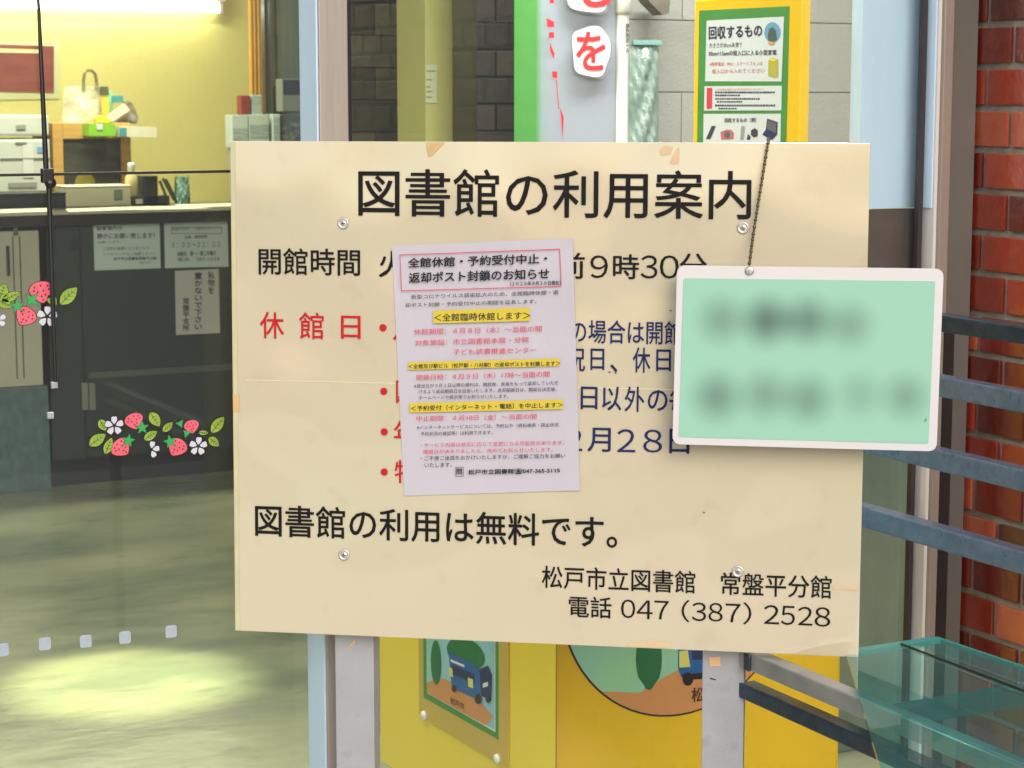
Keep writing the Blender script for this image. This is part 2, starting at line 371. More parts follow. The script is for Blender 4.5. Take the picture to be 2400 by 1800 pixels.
def flower(root, cx, cy, s, rot, n=5, skip=()):
    g = G()
    for k in range(n):
        if k in skip: continue
        a = rot + 6.28318 * k / n
        pet = [(s * .2, -s * .05), (s * .55, -s * .3), (s * .9, -s * .3), (s, -s * .1), (s * .93, 0), (s, s * .1), (s * .9, s * .3), (s * .55, s * .3), (s * .2, s * .05)]
        g.poly(FK, loc_poly(cx, cy, [(x * 1.06 - s * .02, y * 1.14) for x, y in pet], a), .0014, 1)
        g.poly(FK, loc_poly(cx, cy, pet, a), .0018, 0)
    g.poly(FK, loc_poly(cx, cy, [(math.cos(6.283 * k / 10) * s * .17, math.sin(6.283 * k / 10) * s * .17) for k in range(10)], 0), .0022, 1)
    obj('flower', g, [m_pt, m_ol], root)
c = FK.uv(*zz(1015, 1430))
t = thing('window_sticker', 'strawberry and flower sticker low on the dark glass beside the sign', 'sticker', FK.at(c[0], c[1] - .05, 0))
for a in ((665, 1372, 42, 26, -1.1), (630, 1468, 62, 34, .55), (702, 1508, 56, 26, 1.15), (1003, 1335, 56, 32, -1.0), (1086, 1385, 44, 22, .7), (975, 1440, 50, 26, .5), (1318, 1422, 34, 14, -.1), (1410, 1370, 66, 34, .85), (1385, 1480, 46, 26, -.75)): leaf(t, *a)
for a in ((867, 1338, 60, .25), (778, 1512, 66, .75), (1240, 1375, 50, .15), (1152, 1508, 66, -.6)): straw(t, *a)
for a in ((920, 1388, 46, .3), (830, 1472, 46, .1), (1100, 1478, 46, .5), (1166, 1362, 32, .9, 3), (1207, 1425, 32, .2, 3)): calyx(t, *a)
for a in ((738, 1375, 60, .3), (1282, 1508, 60, .2), (978, 1530, 54, .1, 5, (2, 3))): flower(t, *a)
c = FK.uv(*zz(250, 600))
t = thing('window_sticker', 'strawberry sticker across the black glass seam by the pale cabinet', 'sticker', FK.at(c[0], c[1] - .05, 0))
for a in ((338, 562, 40, 26, -.9), (444, 535, 74, 38, .75), (15, 505, 50, 34, 1.2), (70, 540, 62, 26, .4), (30, 585, 50, 28, -.5)): leaf(t, *a)
for a in ((268, 498, 76, .1), (170, 660, 66, -.6)): straw(t, *a)
for a in ((112, 600, 46, .4), (205, 560, 50, .8, 4)): calyx(t, *a)
for a in ((303, 668, 64, .2), (-14, 690, 50, .5)): flower(t, *a)

# square marker stickers
m_sq = M('grey_blue_sticker', (150, 164, 178), .5, var=.1, vscale=80)
SQL = ['at the picture edge', 'second from the picture edge', 'in the middle of the row', 'second from the sign', 'nearest the sign']
first = None
for (px, py), lb in zip(((6, 1523), (105, 1509), (201, 1503), (293, 1494), (401, 1480)), SQL):
    c = FK.uv(px, py)
    if first is None:
        h = .0085
        pts = [(c[0] + x * h + math.cos(a) * h * .35, c[1] + y * h * 1.1 + math.sin(a) * h * .35) for x, y, a0 in ((.65, .65, 0), (-.65, .65, 1.5708), (-.65, -.65, 3.1416), (.65, -.65, 4.7124)) for a in (a0, a0 + .785, a0 + 1.571)]
        first = obj('marker_sticker', G().prism(FK, pts, -.0002, .0006), m_sq); o = first; c0 = c
    else:
        o = first.copy(); COL.objects.link(o); o.location = first.location + FK.u * (c[0] - c0[0]) + FK.v * (c[1] - c0[1])
    tag(o, 'small grey blue square glass sticker, ' + lb, 'sticker', 'square stickers in a row low on the glass')

# ================================================================ INTERIOR LEFT: COUNTER AND DESK
d = ray(300, 1130); tt = -1.5 / d.z; YC = d.y * tt
FC = front(YC)
zc = FC.uv(300, 497)[1]
m_counter = M('dark_green_grey_panel', (30, 37, 33), .5, var=.2, vscale=30, bump=.0006, bscale=150)
m_ctop = M('black_countertop', (30, 24, 24), .3)
t = thing('service_counter', 'long dark counter with black top in the yellow room', 'counter', (2.6, YC + .3, 0))
xL = FC.uv(112, 700)[0]; xR = 4.2
g = G(); g.box((xL, YC, .11), (xR, YC + .6, zc - .05)); obj('body', g, m_counter, t)
g = G(); g.box((FC.uv(-60, 500)[0], YC - .04, zc - .045), (xR, YC + .62, zc), bev=.004); obj('top', g, m_ctop, t)
g = G(); g.box((xL, YC + .05, 0), (xR, YC + .55, .1095)); obj('kick', g, m_dark, t)
q = FC.uv(195, 880); g = G(); g.box((q[0], YC - .006, .112), (q[0] + .008, YC - .0005, zc - .06)); obj('joint', g, m_dark, t)
g = G(); a = FC.uv(205, 880); g.box((a[0], YC - .012, a[1] - .012), (xR, YC - .0005, a[1] + .012)); obj('ledge', g, M('ledge_grey', (70, 80, 74), .4), t)
c = FC.uv(173, 573); g = G(); g.fbox(FC, c[0] - .013, c[1] - .02, c[0] + .013, c[1] + .02, 0, .006, bev=.002); obj('socket', g, m_dark, t)
for px in (196, 213):
    a = FC.uv(px - 6, 960); b = FC.uv(px + 7, 896); g = G(); g.fbox(FC, a[0], a[1], b[0], b[1], .0005, .02, bev=.003); obj('foot', g, M('aluminium_foot', (120, 124, 116), .4, .4), t)

# white cabinet at the left end, bluish glass reflection painted as its base
t = thing('cabinet', 'pale grey office cabinet with bluish glass reflection painted on its lower part left of the counter', 'cabinet', (FC.uv(40, 900)[0], YC + .3, 0))
a = FC.uv(-120, 900); b = FC.uv(97, 820); b2 = FC.uv(108, 800)
m_cab = M('pale_cabinet', (168, 166, 150), .4, var=.08, vscale=5)
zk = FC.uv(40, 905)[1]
g = G(); g.fbox(FC, a[0], zk, b[0], zc - .06, -.5, .015, bev=.004); obj('body', g, m_cab, t)
g = G(); g.fbox(FC, a[0], 0, b2[0], zk - .003, -.5, .012, bev=.004); obj('base', g, M('painted_glass_reflection', (82, 106, 110), .3, rgb2=(66, 84, 88), vscale=7, stretch=(5, 1, 3)), t)
for px in (30, 46):
    c = FC.uv(px, 640); g = G(); g.fbox(FC, c[0] - .002, zk + .03, c[0] + .002, zc - .08, .0152, .0165); obj('seam', g, m_dark, t)
c = FC.uv(34, 534); g = G(); g.fbox(FC, c[0] - .01, c[1] - .028, c[0] + .008, c[1] + .032, .0155, .024, bev=.002); obj('lock', g, M('grey_lock', (78, 84, 78), .4), t)
c = FC.uv(16, 615); g = G(); g.fbox(FC, c[0] - .005, c[1] - .05, c[0] + .005, c[1] + .065, .0155, .03, bev=.003); obj('handle', g, m_dark, t)

# notices on the counter front
m_fade = M('faded_black_print', (30, 44, 50), .6)
m_bbp = M('blue_black_print', (24, 30, 52), .6)
m_pap = M('white_paper', (176, 190, 192), .7, var=.03); m_pink = M('dull_paper', (172, 172, 172), .7, var=.03)
def paper(root_name, label, F, quad, m, w=.003):
    q = F.quad(quad); c = (sum(x for x, y in q) / 4, min(y for x, y in q))
    t = thing(root_name, label, 'notice', F.at(c[0], c[1], w))
    obj('sheet', G().prism(F, q, .0008, w), m, t)
    return t
def tz(X, Y): return (X / 2.765, 500 + Y / 2.765)
def bx(F, x0, y0, x1, y1, sl=0): return F.quad([(x0, y0), (x1, y0 + sl), (x1, y1 + sl), (x0, y1)])
t = paper('notice', 'landscape white notice with two lines in bold on counter front', FC, [tz(603, 58), tz(1032, 50), tz(1040, 355), tz(612, 370)], m_pap)
g = G()
for s_, x0, y0, x1, y1, of in (('駐車場内は、', 625, 85, 800, 112, .02), ('静かにお願い致します！', 628, 130, 1000, 165, .02), ('お願いします。', 635, 180, 780, 196, 0), ('ご近所の迷惑になりますので', 665, 218, 965, 240, 0), ('アイドリングはご遠慮ください', 665, 255, 1010, 275, 0), ('松戸市立図書館常盤平分館', 735, 285, 1010, 305, .03), ('常盤平支所', 900, 312, 975, 328, 0)):
    p = tz(x0, y0); q = tz(x1, y1); obj('lettering', G().text(s_, FC, bx(FC, p[0], p[1], q[0], q[1], -2), .0042, of), m_fade, t)
t = paper('notice', 'landscape white notice giving hours beside the sign edge', FC, [tz(1062, 52), tz(1472, 45), tz(1480, 345), tz(1068, 355)], m_pap)
g = G()
for s_, x0, y0, x1, y1, of in (('常盤平支所・ご利用時間について', 1115, 93, 1430, 112, .01), ('金庫・開館時間', 1195, 145, 1340, 165, .02), ('９：００～２１：００', 1112, 188, 1425, 222, .01), ('休館日　第一・第三月曜日', 1145, 248, 1395, 278, .03), ('電話　387-2528', 1148, 285, 1420, 312, .01)):
    p = tz(x0, y0); q = tz(x1, y1); obj('lettering', G().text(s_, FC, bx(FC, p[0], p[1], q[0], q[1], -2), .0042, of), m_fade, t)
p = tz(1108, 88); q = tz(1436, 132)
for a, b in (((p[0], p[1]), (q[0], p[1] + 1.2)), ((p[0], q[1] - 1.2), (q[0], q[1])), ((p[0], p[1]), (p[0] + 1.2, q[1])), ((q[0] - 1.2, p[1]), (q[0], q[1]))): g.poly(FC, bx(FC, a[0], a[1], b[0], b[1]), .0042)
obj('frame_line', g, m_fade, t)
t = paper('notice', 'upright notice with vertical writing hung below the two landscape notices', FC, [tz(1132, 372), tz(1415, 360), tz(1425, 775), tz(1140, 788)], m_pink)
g = G()
for s_, x0, y0, x1, y1 in (('私\n物\nを', 1345, 378, 1388, 520), ('置\nか\nな\nい\nで\n下\nさ\nい', 1258, 385, 1308, 752), ('常\n盤\n平\n支\n所', 1182, 548, 1225, 762)):
    p = tz(x0, y0); q = tz(x1, y1); obj('lettering', G().text(s_, FC, bx(FC, p[0], p[1], q[0], q[1]), .0042, .03), m_bbp, t)

# papers lying on the counter, tray, file boxes
def top_quad(pts, z):
    out = []
    for p in pts:
        d = ray(*p); k = (z - 1.5) / d.z; out.append((d.x * k, d.y * k))
    return out
FT = Frame((0, 0, zc), (1, 0, 0), (0, 1, 0))
m_sheet = M('counter_sheet', (214, 210, 176), .6, var=.04)
for (x0, x1, y0, y1, sk), lb in (((-.42, -.1, .05, .3, .04), 'white sheet at the picture edge on the counter top'), ((-.06, .3, .03, .24, .05), 'flat sheet on the counter top before the cream box'), ((.22, .52, .06, .3, -.03), 'cream paper overlapping another sheet on the counter top'), ((.45, .82, .12, .36, .02), 'wide cream sheet on the counter near the sign')):
    xm = FC.uv(200, 490)[0]
    q = [(xm + x0, YC + y0), (xm + x1, YC + y0 + sk), (xm + x1 + sk, YC + y1 + sk), (xm + x0 + sk, YC + y1)]
    tag(obj('paper_sheet', G().prism(FT, q, .0006 + .001 * random.random(), .004 + .002 * random.random()), m_sheet), lb, 'paper', 'papers on the counter')
YD = YC + .62
FD = front(YC + .45)
def boxpx(g, F, x0, y0, x1, y1, dep, m=0, bev=.004, zb=None):
    a = F.uv(x0, y1); b = F.uv(x1, y0)
    return g.fbox(F, a[0], a[1] if zb is None else zb, b[0], b[1], -dep, 0, m, bev)
m_cream = M('cream_plastic', (206, 202, 170), .5, var=.04)
t = thing('storage_box', 'cream box with a small grey label on the counter', 'box', FD.at(FD.uv(230, 470)[0], zc, -.1))
obj('body', boxpx(G(), FD, 154, 438, 306, 488, .16, zb=zc + .001), m_cream, t)
obj('lid', boxpx(G(), FD, 152, 434, 308, 440, .165), M('cream_lid', (222, 218, 190), .5), t)
a = FD.uv(267, 470); b = FD.uv(287, 444); g = G(); g.fbox(FD, a[0], a[1], b[0], b[1], .0005, .002); obj('label_plate', g, M('grey_green_label', (112, 130, 116), .5), t)
t = thing('letter_tray', 'flat black tray on the counter under the printer', 'tray', FD.at(FD.uv(70, 470)[0], zc, -.1))
obj('tray', boxpx(G(), FD, -60, 456, 155, 486, .2, zb=zc + .001), M('black_tray', (10, 12, 20), .4), t)
obj('rim', boxpx(G(), FD, -62, 453, 156, 458, .205), m_dark, t)
t = thing('pen_holder', 'black pen holder box standing on the counter beside the cream box', 'holder', FD.at(FD.uv(340, 470)[0], zc, -.1))
obj('holder', boxpx(G(), FD, 339, 412, 370, 490, .1, zb=zc + .001), m_dark, t)
obj('base_box', boxpx(G(), FD, 309, 458, 398, 492, .08, zb=zc + .001).fbox(FD, *FD.uv(318, 478), *FD.uv(334, 466), .0005, .002, 1), [M('black_box', (18, 22, 18), .5), m_cream], t)
g = G()
for x0, y0, x1, y1 in ((385, 418, 412, 470), (392, 420, 420, 476), (378, 424, 396, 468)):
    g.tube([FD.at(*FD.uv(x0, y0), -.02), FD.at(*FD.uv(x1, y1), -.02)], .006)
obj('pens', g, [M('pen_brown', (70, 74, 44), .5)], t)
def bottle(name, label, px, ytop, ybot, rpx, m, mcap, F=FD, zb=None):
    c = F.uv(px, ybot); tp = F.uv(px, ytop); r = F.uv(px + rpx, ybot)[0] - c[0]
    z0 = c[1] if zb is None else zb
    h = tp[1] - z0
    t = thing(name, label, 'bottle', F.at(c[0], z0, -.05))
    obj('body', G().lathe(F.at(c[0], z0, -.05), [(r, 0), (r, h * .55), (r * .92, h * .66), (r * .5, h * .76), (r * .45, h * .8)]), m, t, True)
    obj('cap', G().lathe(F.at(c[0], z0 + h * .8, -.05), [(r * .55, .0003), (r * .55, h * .17), (r * .4, h * .2)]), mcap, t, True)
bottle('spray_bottle', 'pale spray bottle standing next to the black pen holder', 318, 382, 480, 15, M('pale_yellow_bottle', (206, 196, 140), .4), m_white, zb=zc + .001)
t = thing('plastic_wrap_pack', 'crumpled pale teal plastic pack standing on the counter', 'plastic pack', FD.at(FD.uv(428, 470)[0], zc, -.05))
g = G()
c0 = FD.uv(412, 474); c1 = FD.uv(444, 414)
n = 9
for j in range(n):
    for i in range(n):
        u = c0[0] + (c1[0] - c0[0]) * (i / (n - 1)) * (1 - .12 * j / n); v = zc + .002 + (c1[1] - zc) * j / (n - 1)
        g.v.append(FD.at(u, v, .02 * random.random() + .03 * math.sin(math.pi * i / (n - 1))))
for j in range(n - 1):
    for i in range(n - 1): g.f.append([j * n + i, j * n + i + 1, (j + 1) * n + i + 1, (j + 1) * n + i]); g.m.append(0); g.tone.append(.5)
b0 = len(g.v); g.v += [FD.at(c0[0], zc + .002, -.02), FD.at(c1[0], zc + .002, -.02), FD.at(c1[0], c1[1], -.01), FD.at(c0[0], c1[1], -.01)]; g.f.append([b0 + 3, b0 + 2, b0 + 1, b0]); g.m.append(0); g.tone.append(.5)
obj('wrap', g, M('pale_teal_plastic', (150, 190, 176), .2, rgb2=(84, 130, 120), vscale=30), t)

# back desk with printer, wooden cabinet and bags
FE = front(YC + 1.15)
zd = .93
t = thing('back_desk', 'low wooden desk against the yellow wall behind the counter', 'desk', (2.4, YC + 1.4, 0))
g = G(); g.box((1.2, YC + 1.0, zd - .03), (3.3, YC + 1.75, zd), bev=.003); obj('top', g, M('desk_wood', (170, 140, 84), .5, var=.1, vscale=3, stretch=(1, 12, 1)), t)
for x in (1.25, 3.2):
    g = G(); g.box((x, YC + 1.05, 0), (x + .05, YC + 1.7, zd - .0302)); obj('leg', g, m_cab, t)
m_prn = M('printer_white', (196, 202, 192), .45, var=.04)
def r1(X, Y): return (X / 2.765, Y / 2.765)
t = thing('printer', 'white office printer with grey panels against the yellow wall', 'printer', FE.at(FE.uv(50, 400)[0], zd, -.2))
p = r1(-160, 760); q = r1(325, 1240); obj('body', boxpx(G(), FE, p[0], r1(0, 900)[1], q[0], q[1], .4, bev=.012, zb=zd + .001), m_prn, t)
p = r1(-160, 745); q = r1(318, 885); obj('scanner_lid', boxpx(G(), FE, p[0], p[1], q[0], q[1], .38, bev=.012), m_prn, t)
for a in ((105, 808, 165, 838), (100, 918, 172, 930), (55, 1180, 238, 1215), (0, 1020, 325, 1030)):
    p = r1(*a[:2]); q = r1(*a[2:]); k = FE.uv(p[0], q[1]); l = FE.uv(q[0], p[1]); g = G(); g.fbox(FE, k[0], k[1], l[0], l[1], .0006, .006, bev=.001); obj('slot', g, M('printer_grey', (140, 146, 138), .5), t)
k = FE.uv(*r1(240, 990)); l = FE.uv(*r1(285, 950)); g = G(); g.fbox(FE, *k, *l, .0006, .003); obj('badge', g, M('blue_badge', (120, 160, 200), .5), t)
k = FE.uv(*r1(150, 1150)); l = FE.uv(*r1(300, 940)); g = G(); g.fbox(FE, k[0], k[1], l[0] - .06, l[1], .0003, .004); obj('front_panel', g, M('printer_panel', (210, 214, 206), .5), t)

t = thing('wooden_cabinet', 'small wooden cabinet with dark glass door and clutter on top', 'cabinet', FE.at(FE.uv(215, 400)[0], zd, -.2))
m_wood = M('light_orange_wood', (206, 164, 88), .5, rgb2=(190, 146, 72), vscale=4, stretch=(2, 2, 14))
zt = FE.uv(*r1(600, 800))[1]
a = FE.uv(*r1(352, 1215)); b = FE.uv(*r1(845, 795)); th = .045
g = G(); g.fbox(FE, a[0], zd + .001, a[0] + th, b[1], -.35, 0, bev=.003); g.fbox(FE, b[0] - th, zd + .001, b[0], b[1], -.35, 0, bev=.003)
g.fbox(FE, a[0] + th + .0005, b[1] - .07, b[0] - th - .0005, b[1], -.35, -.001, bev=.003); g.fbox(FE, a[0] + th + .0005, zd + .001, b[0] - th - .0005, zd + .03, -.35, -.001)
g.fbox(FE, a[0] + th, zd + .03, b[0] - th, b[1] - .07, -.35, -.33); obj('frame', g, m_wood, t)
g = G(); g.fbox(FE, a[0] + th + .003, zd + .033, b[0] - th - .003, b[1] - .073, -.03, -.012, bev=.002); obj('door', g, M('dark_glass_door', (58, 58, 48), .12, rgb2=(78, 78, 66), vscale=7, stretch=(1, 1, 5), coat=1), t)
k = FE.uv(*r1(555, 1155)); g = G(); g.lathe(FE.at(k[0], k[1] - .02, -.011), [(.001, -.001), (.045, .001), (.04, .002)], (0, -1, 0)); obj('yellow_object', g, M('dull_yellow', (150, 140, 40), .5), t)
# tote bag
t = thing('tote_bag', 'cream cloth tote bag with dark looped handle on the wooden cabinet', 'bag', FE.at(FE.uv(210, 290)[0], zt, -.1))
g = G(); nu, nv = 18, 12
ca = FE.uv(*r1(440, 790)); cb = FE.uv(*r1(700, 560))
for sgn in (1, -1):
    for j in range(nv):
        for i in range(nu):
            fu = i / (nu - 1); fv = j / (nv - 1)
            u = ca[0] + (cb[0] - ca[0]) * (fu * (1 - .14 * fv) + .09 * fv); v = zt + .002 + (cb[1] - zt) * fv * (1 - .08 * (fu - .5) ** 2)
            w = -.1 + sgn * (math.sin(math.pi * fu) ** .6) * .07 * (1 - .5 * fv) + .012 * math.sin(9 * fu + 7 * fv + sgn) * (math.sin(math.pi * fu))
            g.v.append(FE.at(u, v, w))
    bb = 0 if sgn == 1 else nu * nv
    for j in range(nv - 1):
        for i in range(nu - 1): g.f.append([bb + j * nu + i, bb + j * nu + i + 1, bb + (j + 1) * nu + i + 1, bb + (j + 1) * nu + i]); g.m.append(0); g.tone.append(.5)
obj('body', g, M('cream_cloth', (222, 216, 186), .8, rgb2=(184, 178, 146), vscale=14, bump=.02, bscale=14), t, True)
hp = [r1(565, 570), r1(566, 520), r1(572, 480), r1(590, 456), r1(620, 456), r1(642, 480), r1(650, 520), r1(652, 560)]
g = G(); g.tube([FE.at(*FE.uv(*p), -.06) for p in hp], .007); obj('handle', g, M('olive_handle', (98, 92, 52), .6), t, True)
# clutter on the wooden cabinet
def small(name, label, cat, pts, m, w0, w1, extra=None):
    F = FE; q = F.quad([r1(*p) for p in pts]); lo = min(y for x, y in q)
    t = thing(name, label, cat, F.at(sum(x for x, y in q) / len(q), lo, (w0 + w1) / 2))
    obj('body', G().prism(F, q, w0, w1), m, t)
    if extra:
        for nm, pp, mm in extra: obj(nm, G().prism(F, F.quad([r1(*p) for p in pp]), w1 + .0005, w1 + .004), mm, t)
m_grn = M('lime_green_card', (130, 196, 40), .5); m_teal = M('teal_card', (60, 150, 160), .5); m_yl = M('bright_yellow_plastic', (226, 214, 50), .45)
small('tissue_box', 'lime green box with a white mark on the wooden cabinet', 'box', [(535, 800), (705, 800), (705, 880), (535, 880)], m_grn, .0, .1, [('mark', [(585, 800), (622, 800), (622, 838), (585, 838)], m_white)])
small('paper_box', 'long white box with a teal end lying on the cabinet edge', 'box', [(730, 818), (970, 822), (970, 888), (730, 884)], M('white_card', (222, 220, 190), .6, var=.06, vscale=20), .0, .1, [('end_label', [(730, 826), (775, 826), (775, 880), (730, 880)], m_teal)])
small('detergent_bottle', 'yellow squeeze bottle with a dark cap behind the tote bag', 'bottle', [(685, 620), (745, 620), (752, 700), (745, 780), (680, 780), (676, 690)], M('amber_bottle', (220, 196, 80), .4), -.16, -.1, [('cap', [(690, 560), (742, 560), (750, 618), (684, 618)], M('dark_cap', (84, 88, 66), .5))])
small('cleaning_bottle', 'mint green bottle with bright teal head behind the white card', 'bottle', [(765, 600), (790, 590), (800, 640), (800, 760), (755, 760), (757, 660)], M('mint_bottle', (150, 214, 160), .4), -.2, -.15, [('head', [(786, 620), (860, 620), (862, 665), (786, 665)], m_teal)])
small('white_card', 'white card leaning aslant on the clutter over the cabinet', 'card', [(690, 760), (815, 670), (850, 715), (735, 790)], M('card_white', (226, 222, 186), .6), -.03, -.02)
small('yellow_cloth', 'folded bright yellow cloth beside the leaning white card', 'cloth', [(620, 760), (665, 750), (715, 775), (700, 795), (625, 795)], m_yl, -.05, .01)
small('pencil_bag', 'dark grey pouch leaning at the end of the cabinet clutter', 'pouch', [(800, 770), (860, 655), (885, 670), (925, 760), (915, 802), (760, 802)], M('dark_grey_pouch', (96, 98, 84), .7, rgb2=(150, 130, 110), vscale=30, bump=.004, bscale=30), -.14, -.06, [('flap', [(865, 745), (905, 750), (900, 790), (870, 785)], M('lilac_flap', (150, 150, 160), .6))])

# red notice board on the wall
FW_ = front(YW - .001)
q = FW_.quad([r1(-120, 285), r1(345, 300), r1(345, 600), r1(-120, 590)])
t = thing('wall_poster', 'dull red wall poster with pale strip on the yellow wall', 'poster', FW_.at(q[0][0], q[2][1], 0))
b = FW_.quad([r1(-140, 260), r1(385, 270), r1(385, 640), r1(-140, 650)]); obj('backing', G().prism(FW_, b, .001, .006), M('greenish_backing', (190, 196, 150), .7), t)
obj('print', G().prism(FW_, q, .0065, .012), M('dull_red_poster', (112, 46, 44), .4, rgb2=(132, 66, 58), vscale=5, stretch=(1, 1, 8)), t)
q2 = FW_.quad([r1(-120, 310), r1(250, 322), r1(250, 345), r1(-120, 340)]); obj('strip', G().prism(FW_, q2, .0125, .014), M('pale_strip', (220, 200, 150), .5), t)

# fluorescent lamp on the wall top
t = thing('fluorescent_lamp', 'long lit fluorescent tube high on the yellow wall', 'lamp', FW_.at(FW_.uv(200, 14)[0], FW_.uv(200, 14)[1], .1))
m_tube = M('lit_tube', (255, 255, 236), .4, emit=9)
a = FW_.uv(-700, 2, .08); b = FW_.uv(508, 19, .08); zl = FW_.uv(250, 14, .08)[1]
g = G(); g.tube([FW_.at(a[0], zl, .08), FW_.at(b[0], zl, .08)], .02, n=14); obj('tube', g, m_tube, t, True)
g = G(); g.fbox(FW_, a[0] - .03, zl + .03, b[0] + .03, zl + .1, .001, .13, bev=.006); obj('housing', g, m_white, t)
for x in (a[0] - .02, b[0] + .003): g = G(); g.fbox(FW_, x, zl - .025, x + .018, zl + .0295, .05, .11, bev=.003); obj('socket', g, m_white, t)
# unseen ceiling lights added to fill the room with light
def area(name, loc, sx, sy, e, col):
    l = bpy.data.lights.new(name, 'AREA'); l.shape = 'RECTANGLE'; l.size = sx; l.size_y = sy; l.energy = e; l.color = col
    o = bpy.data.objects.new(name, l); COL.objects.link(o); o.location = loc; return o
WARM = (1.0, .97, .76)
for x, y, e, lb in ((2.3, YC + .45, 50, 'unseen white ceiling lamp added above the counter'), (2.5, 3.9, 40, 'unseen white ceiling lamp added over the collection box corner'), (.95, 3.8, 42, 'unseen white ceiling lamp added above the worn floor')):
    t = thing('added_fill_lamp', lb, 'lamp', (x, y, 2.66), 'unseen ceiling lamps added to fill the room')
    obj('housing', G().box((x - .62, y - .15, 2.665), (x + .62, y + .15, 2.699), bev=.004), m_white, t)
    obj('diffuser', G().box((x - .6, y - .13, 2.655), (x + .6, y + .13, 2.6645)), M('lit_diffuser', (255, 250, 225), .4, emit=2), t)
    l = area('added_fill_lamp_light', (x, y, 2.64), 1.2, .26, e, WARM if y > 5 else ((1, .97, .84) if x < 2 else (1, .98, .93)))
d = ray(300, 1600); k = -1.5 / d.z
sp = bpy.data.lights.new('added_floor_spot_light', 'SPOT'); sp.energy = 1050; sp.spot_size = R(17); sp.spot_blend = .85; sp.color = (1, .95, .55); sp.shadow_soft_size = .05  # added spot with no visible source, makes the bright floor patch
o = bpy.data.objects.new('added_floor_spot_light', sp); COL.objects.link(o); o.location = (d.x * k, d.y * k, 2.6)
t = thing('added_floor_spot', 'unseen round spot added to light the bright patch of floor', 'lamp', (d.x * k, d.y * k, 2.66))
obj('ring', G().lathe((d.x * k, d.y * k, 2.66), [(.06, 0), (.08, 0), (.08, .039), (.06, .039)]), m_white, t)

# orange pillar strip, shelf unit with boxes near the post
F6 = front(9.1)
a = F6.uv(*r1(1622, 900)); b = F6.uv(*r1(1712, -40))
F8 = front(9.4)
a = F8.uv(*r1(1622, 620)); b = F8.uv(*r1(1715, 60))
t = thing('orange_curtain', 'orange curtain strip hanging at the end of the yellow wall', 'curtain', F8.at((a[0] + b[0]) / 2, a[1] - .6, 0))
g = G(); n = 14
for i in range(n):
    u = a[0] + (b[0] - a[0]) * i / (n - 1); w = .02 * math.sin(i * 1.9)
    g.v += [F8.at(u, a[1] - .6, w), F8.at(u, 2.4, w), F8.at(u, a[1] - .6, w - .01), F8.at(u, 2.4, w - .01)]
for i in range(n - 1):
    k = 4 * i; g.f += [[k, k + 4, k + 5, k + 1], [k + 2, k + 3, k + 7, k + 6]]; g.m += [0, 0]; g.tone += [.5, .5]
obj('cloth', g, M('orange_cloth', (224, 170, 62), .8, var=.1, vscale=12), t, True)
g = G(); g.tube([F8.at(a[0] - .05, 2.41, 0), F8.at(b[0] + .3, 2.41, 0)], .012); obj('rod', g, m_steel_w, t, True)
t = thing('partition_frame', 'dark slender partition frame with grey panel by the window post', 'partition', F6.at(F6.uv(640, 100)[0], 0, 0))
for x0, x1, nm, mm, w in ((1712, 1735, 'rail', M('dark_frame', (50, 46, 42), .4), .012), (1752, 1778, 'rail', M('dark_frame2', (74, 76, 62), .5), .014), (1780, 1960, 'panel', M('grey_green_panel', (98, 104, 88), .5, rgb2=(76, 84, 74), vscale=3, stretch=(12, 12, .6)), .0)):
    a = F6.uv(x0 / 2.765, 150); b = F6.uv(x1 / 2.765, 150); g = G(); g.fbox(F6, a[0], .0, b[0], 2.5, -.03, w, bev=.002); obj(nm, g, mm, t)
a = F6.uv(*r1(1765, 905)); b = F6.uv(*r1(1800, 560)); g = G(); g.fbox(F6, a[0], a[1] - .1, b[0], b[1], .016, .05, bev=.003); obj('lock_case', g, m_dark, t)
F5 = front(YC + .85)
zs = F5.uv(600, 331)[1] - .03
t = thing('shelf_unit', 'low grey shelf unit holding boxes and books, mostly behind the sign', 'shelf', F5.at(F5.uv(600, 331)[0], 0, -.06))
a = F5.uv(552, 331)[0]; b = F5.uv(800, 331)[0]
g = G(); g.fbox(F5, a, zs - .03, b, zs, -.1, .0, bev=.003); obj('top', g, m_cab, t)
for x in (a, b - .03): g = G(); g.fbox(F5, x, 0, x + .03, zs - .0302, -.1, 0); obj('side', g, m_cab, t)
g = G(); g.fbox(F5, a + .031, .05, b - .031, zs - .031, -.1, -.09); obj('back', g, m_cab, t)
m_gbox = M('pale_green_box', (186, 200, 190), .5, var=.06, vscale=12)
def shelfbox(name, label, cat, x0, y0, x1, y1, m, w, dep=.09, band=None, zb=None):
    p = r1(x0, y0); q = r1(x1, y1); a = F5.uv(p[0], q[1], w); b = F5.uv(q[0], p[1], w)
    z0 = zs + .001 if zb is None else zb
    t = thing(name, label, cat, F5.at((a[0] + b[0]) / 2, z0, w - dep / 2))
    g = G(); g.fbox(F5, a[0], z0, b[0], b[1], w - dep, w, bev=.003); obj('body', g, m, t)
    if band:
        k = z0 + (b[1] - z0) * band[0]; l = z0 + (b[1] - z0) * band[1]
        g = G(); g.fbox(F5, a[0] + .004, k, b[0] - .004, l, w + .0004, w + .0015); obj('label_strip', g, band[2], t)
    return b[1]
m_gl = M('grey_label', (132, 150, 142), .6, rgb2=(176, 192, 184), vscale=30, stretch=(1, 1, 6))
z1 = shelfbox('storage_box', 'pale green grey box at the shelf end next to the counter', 'box', 1505, 745, 1608, 900, m_gbox, -.02, band=(.25, .6, m_gl))
shelfbox('storage_box', 'pale box with faint print between shelf boxes and black lock case', 'box', 1614, 742, 1742, 900, m_gbox, -.022, band=(.3, .7, m_gl))
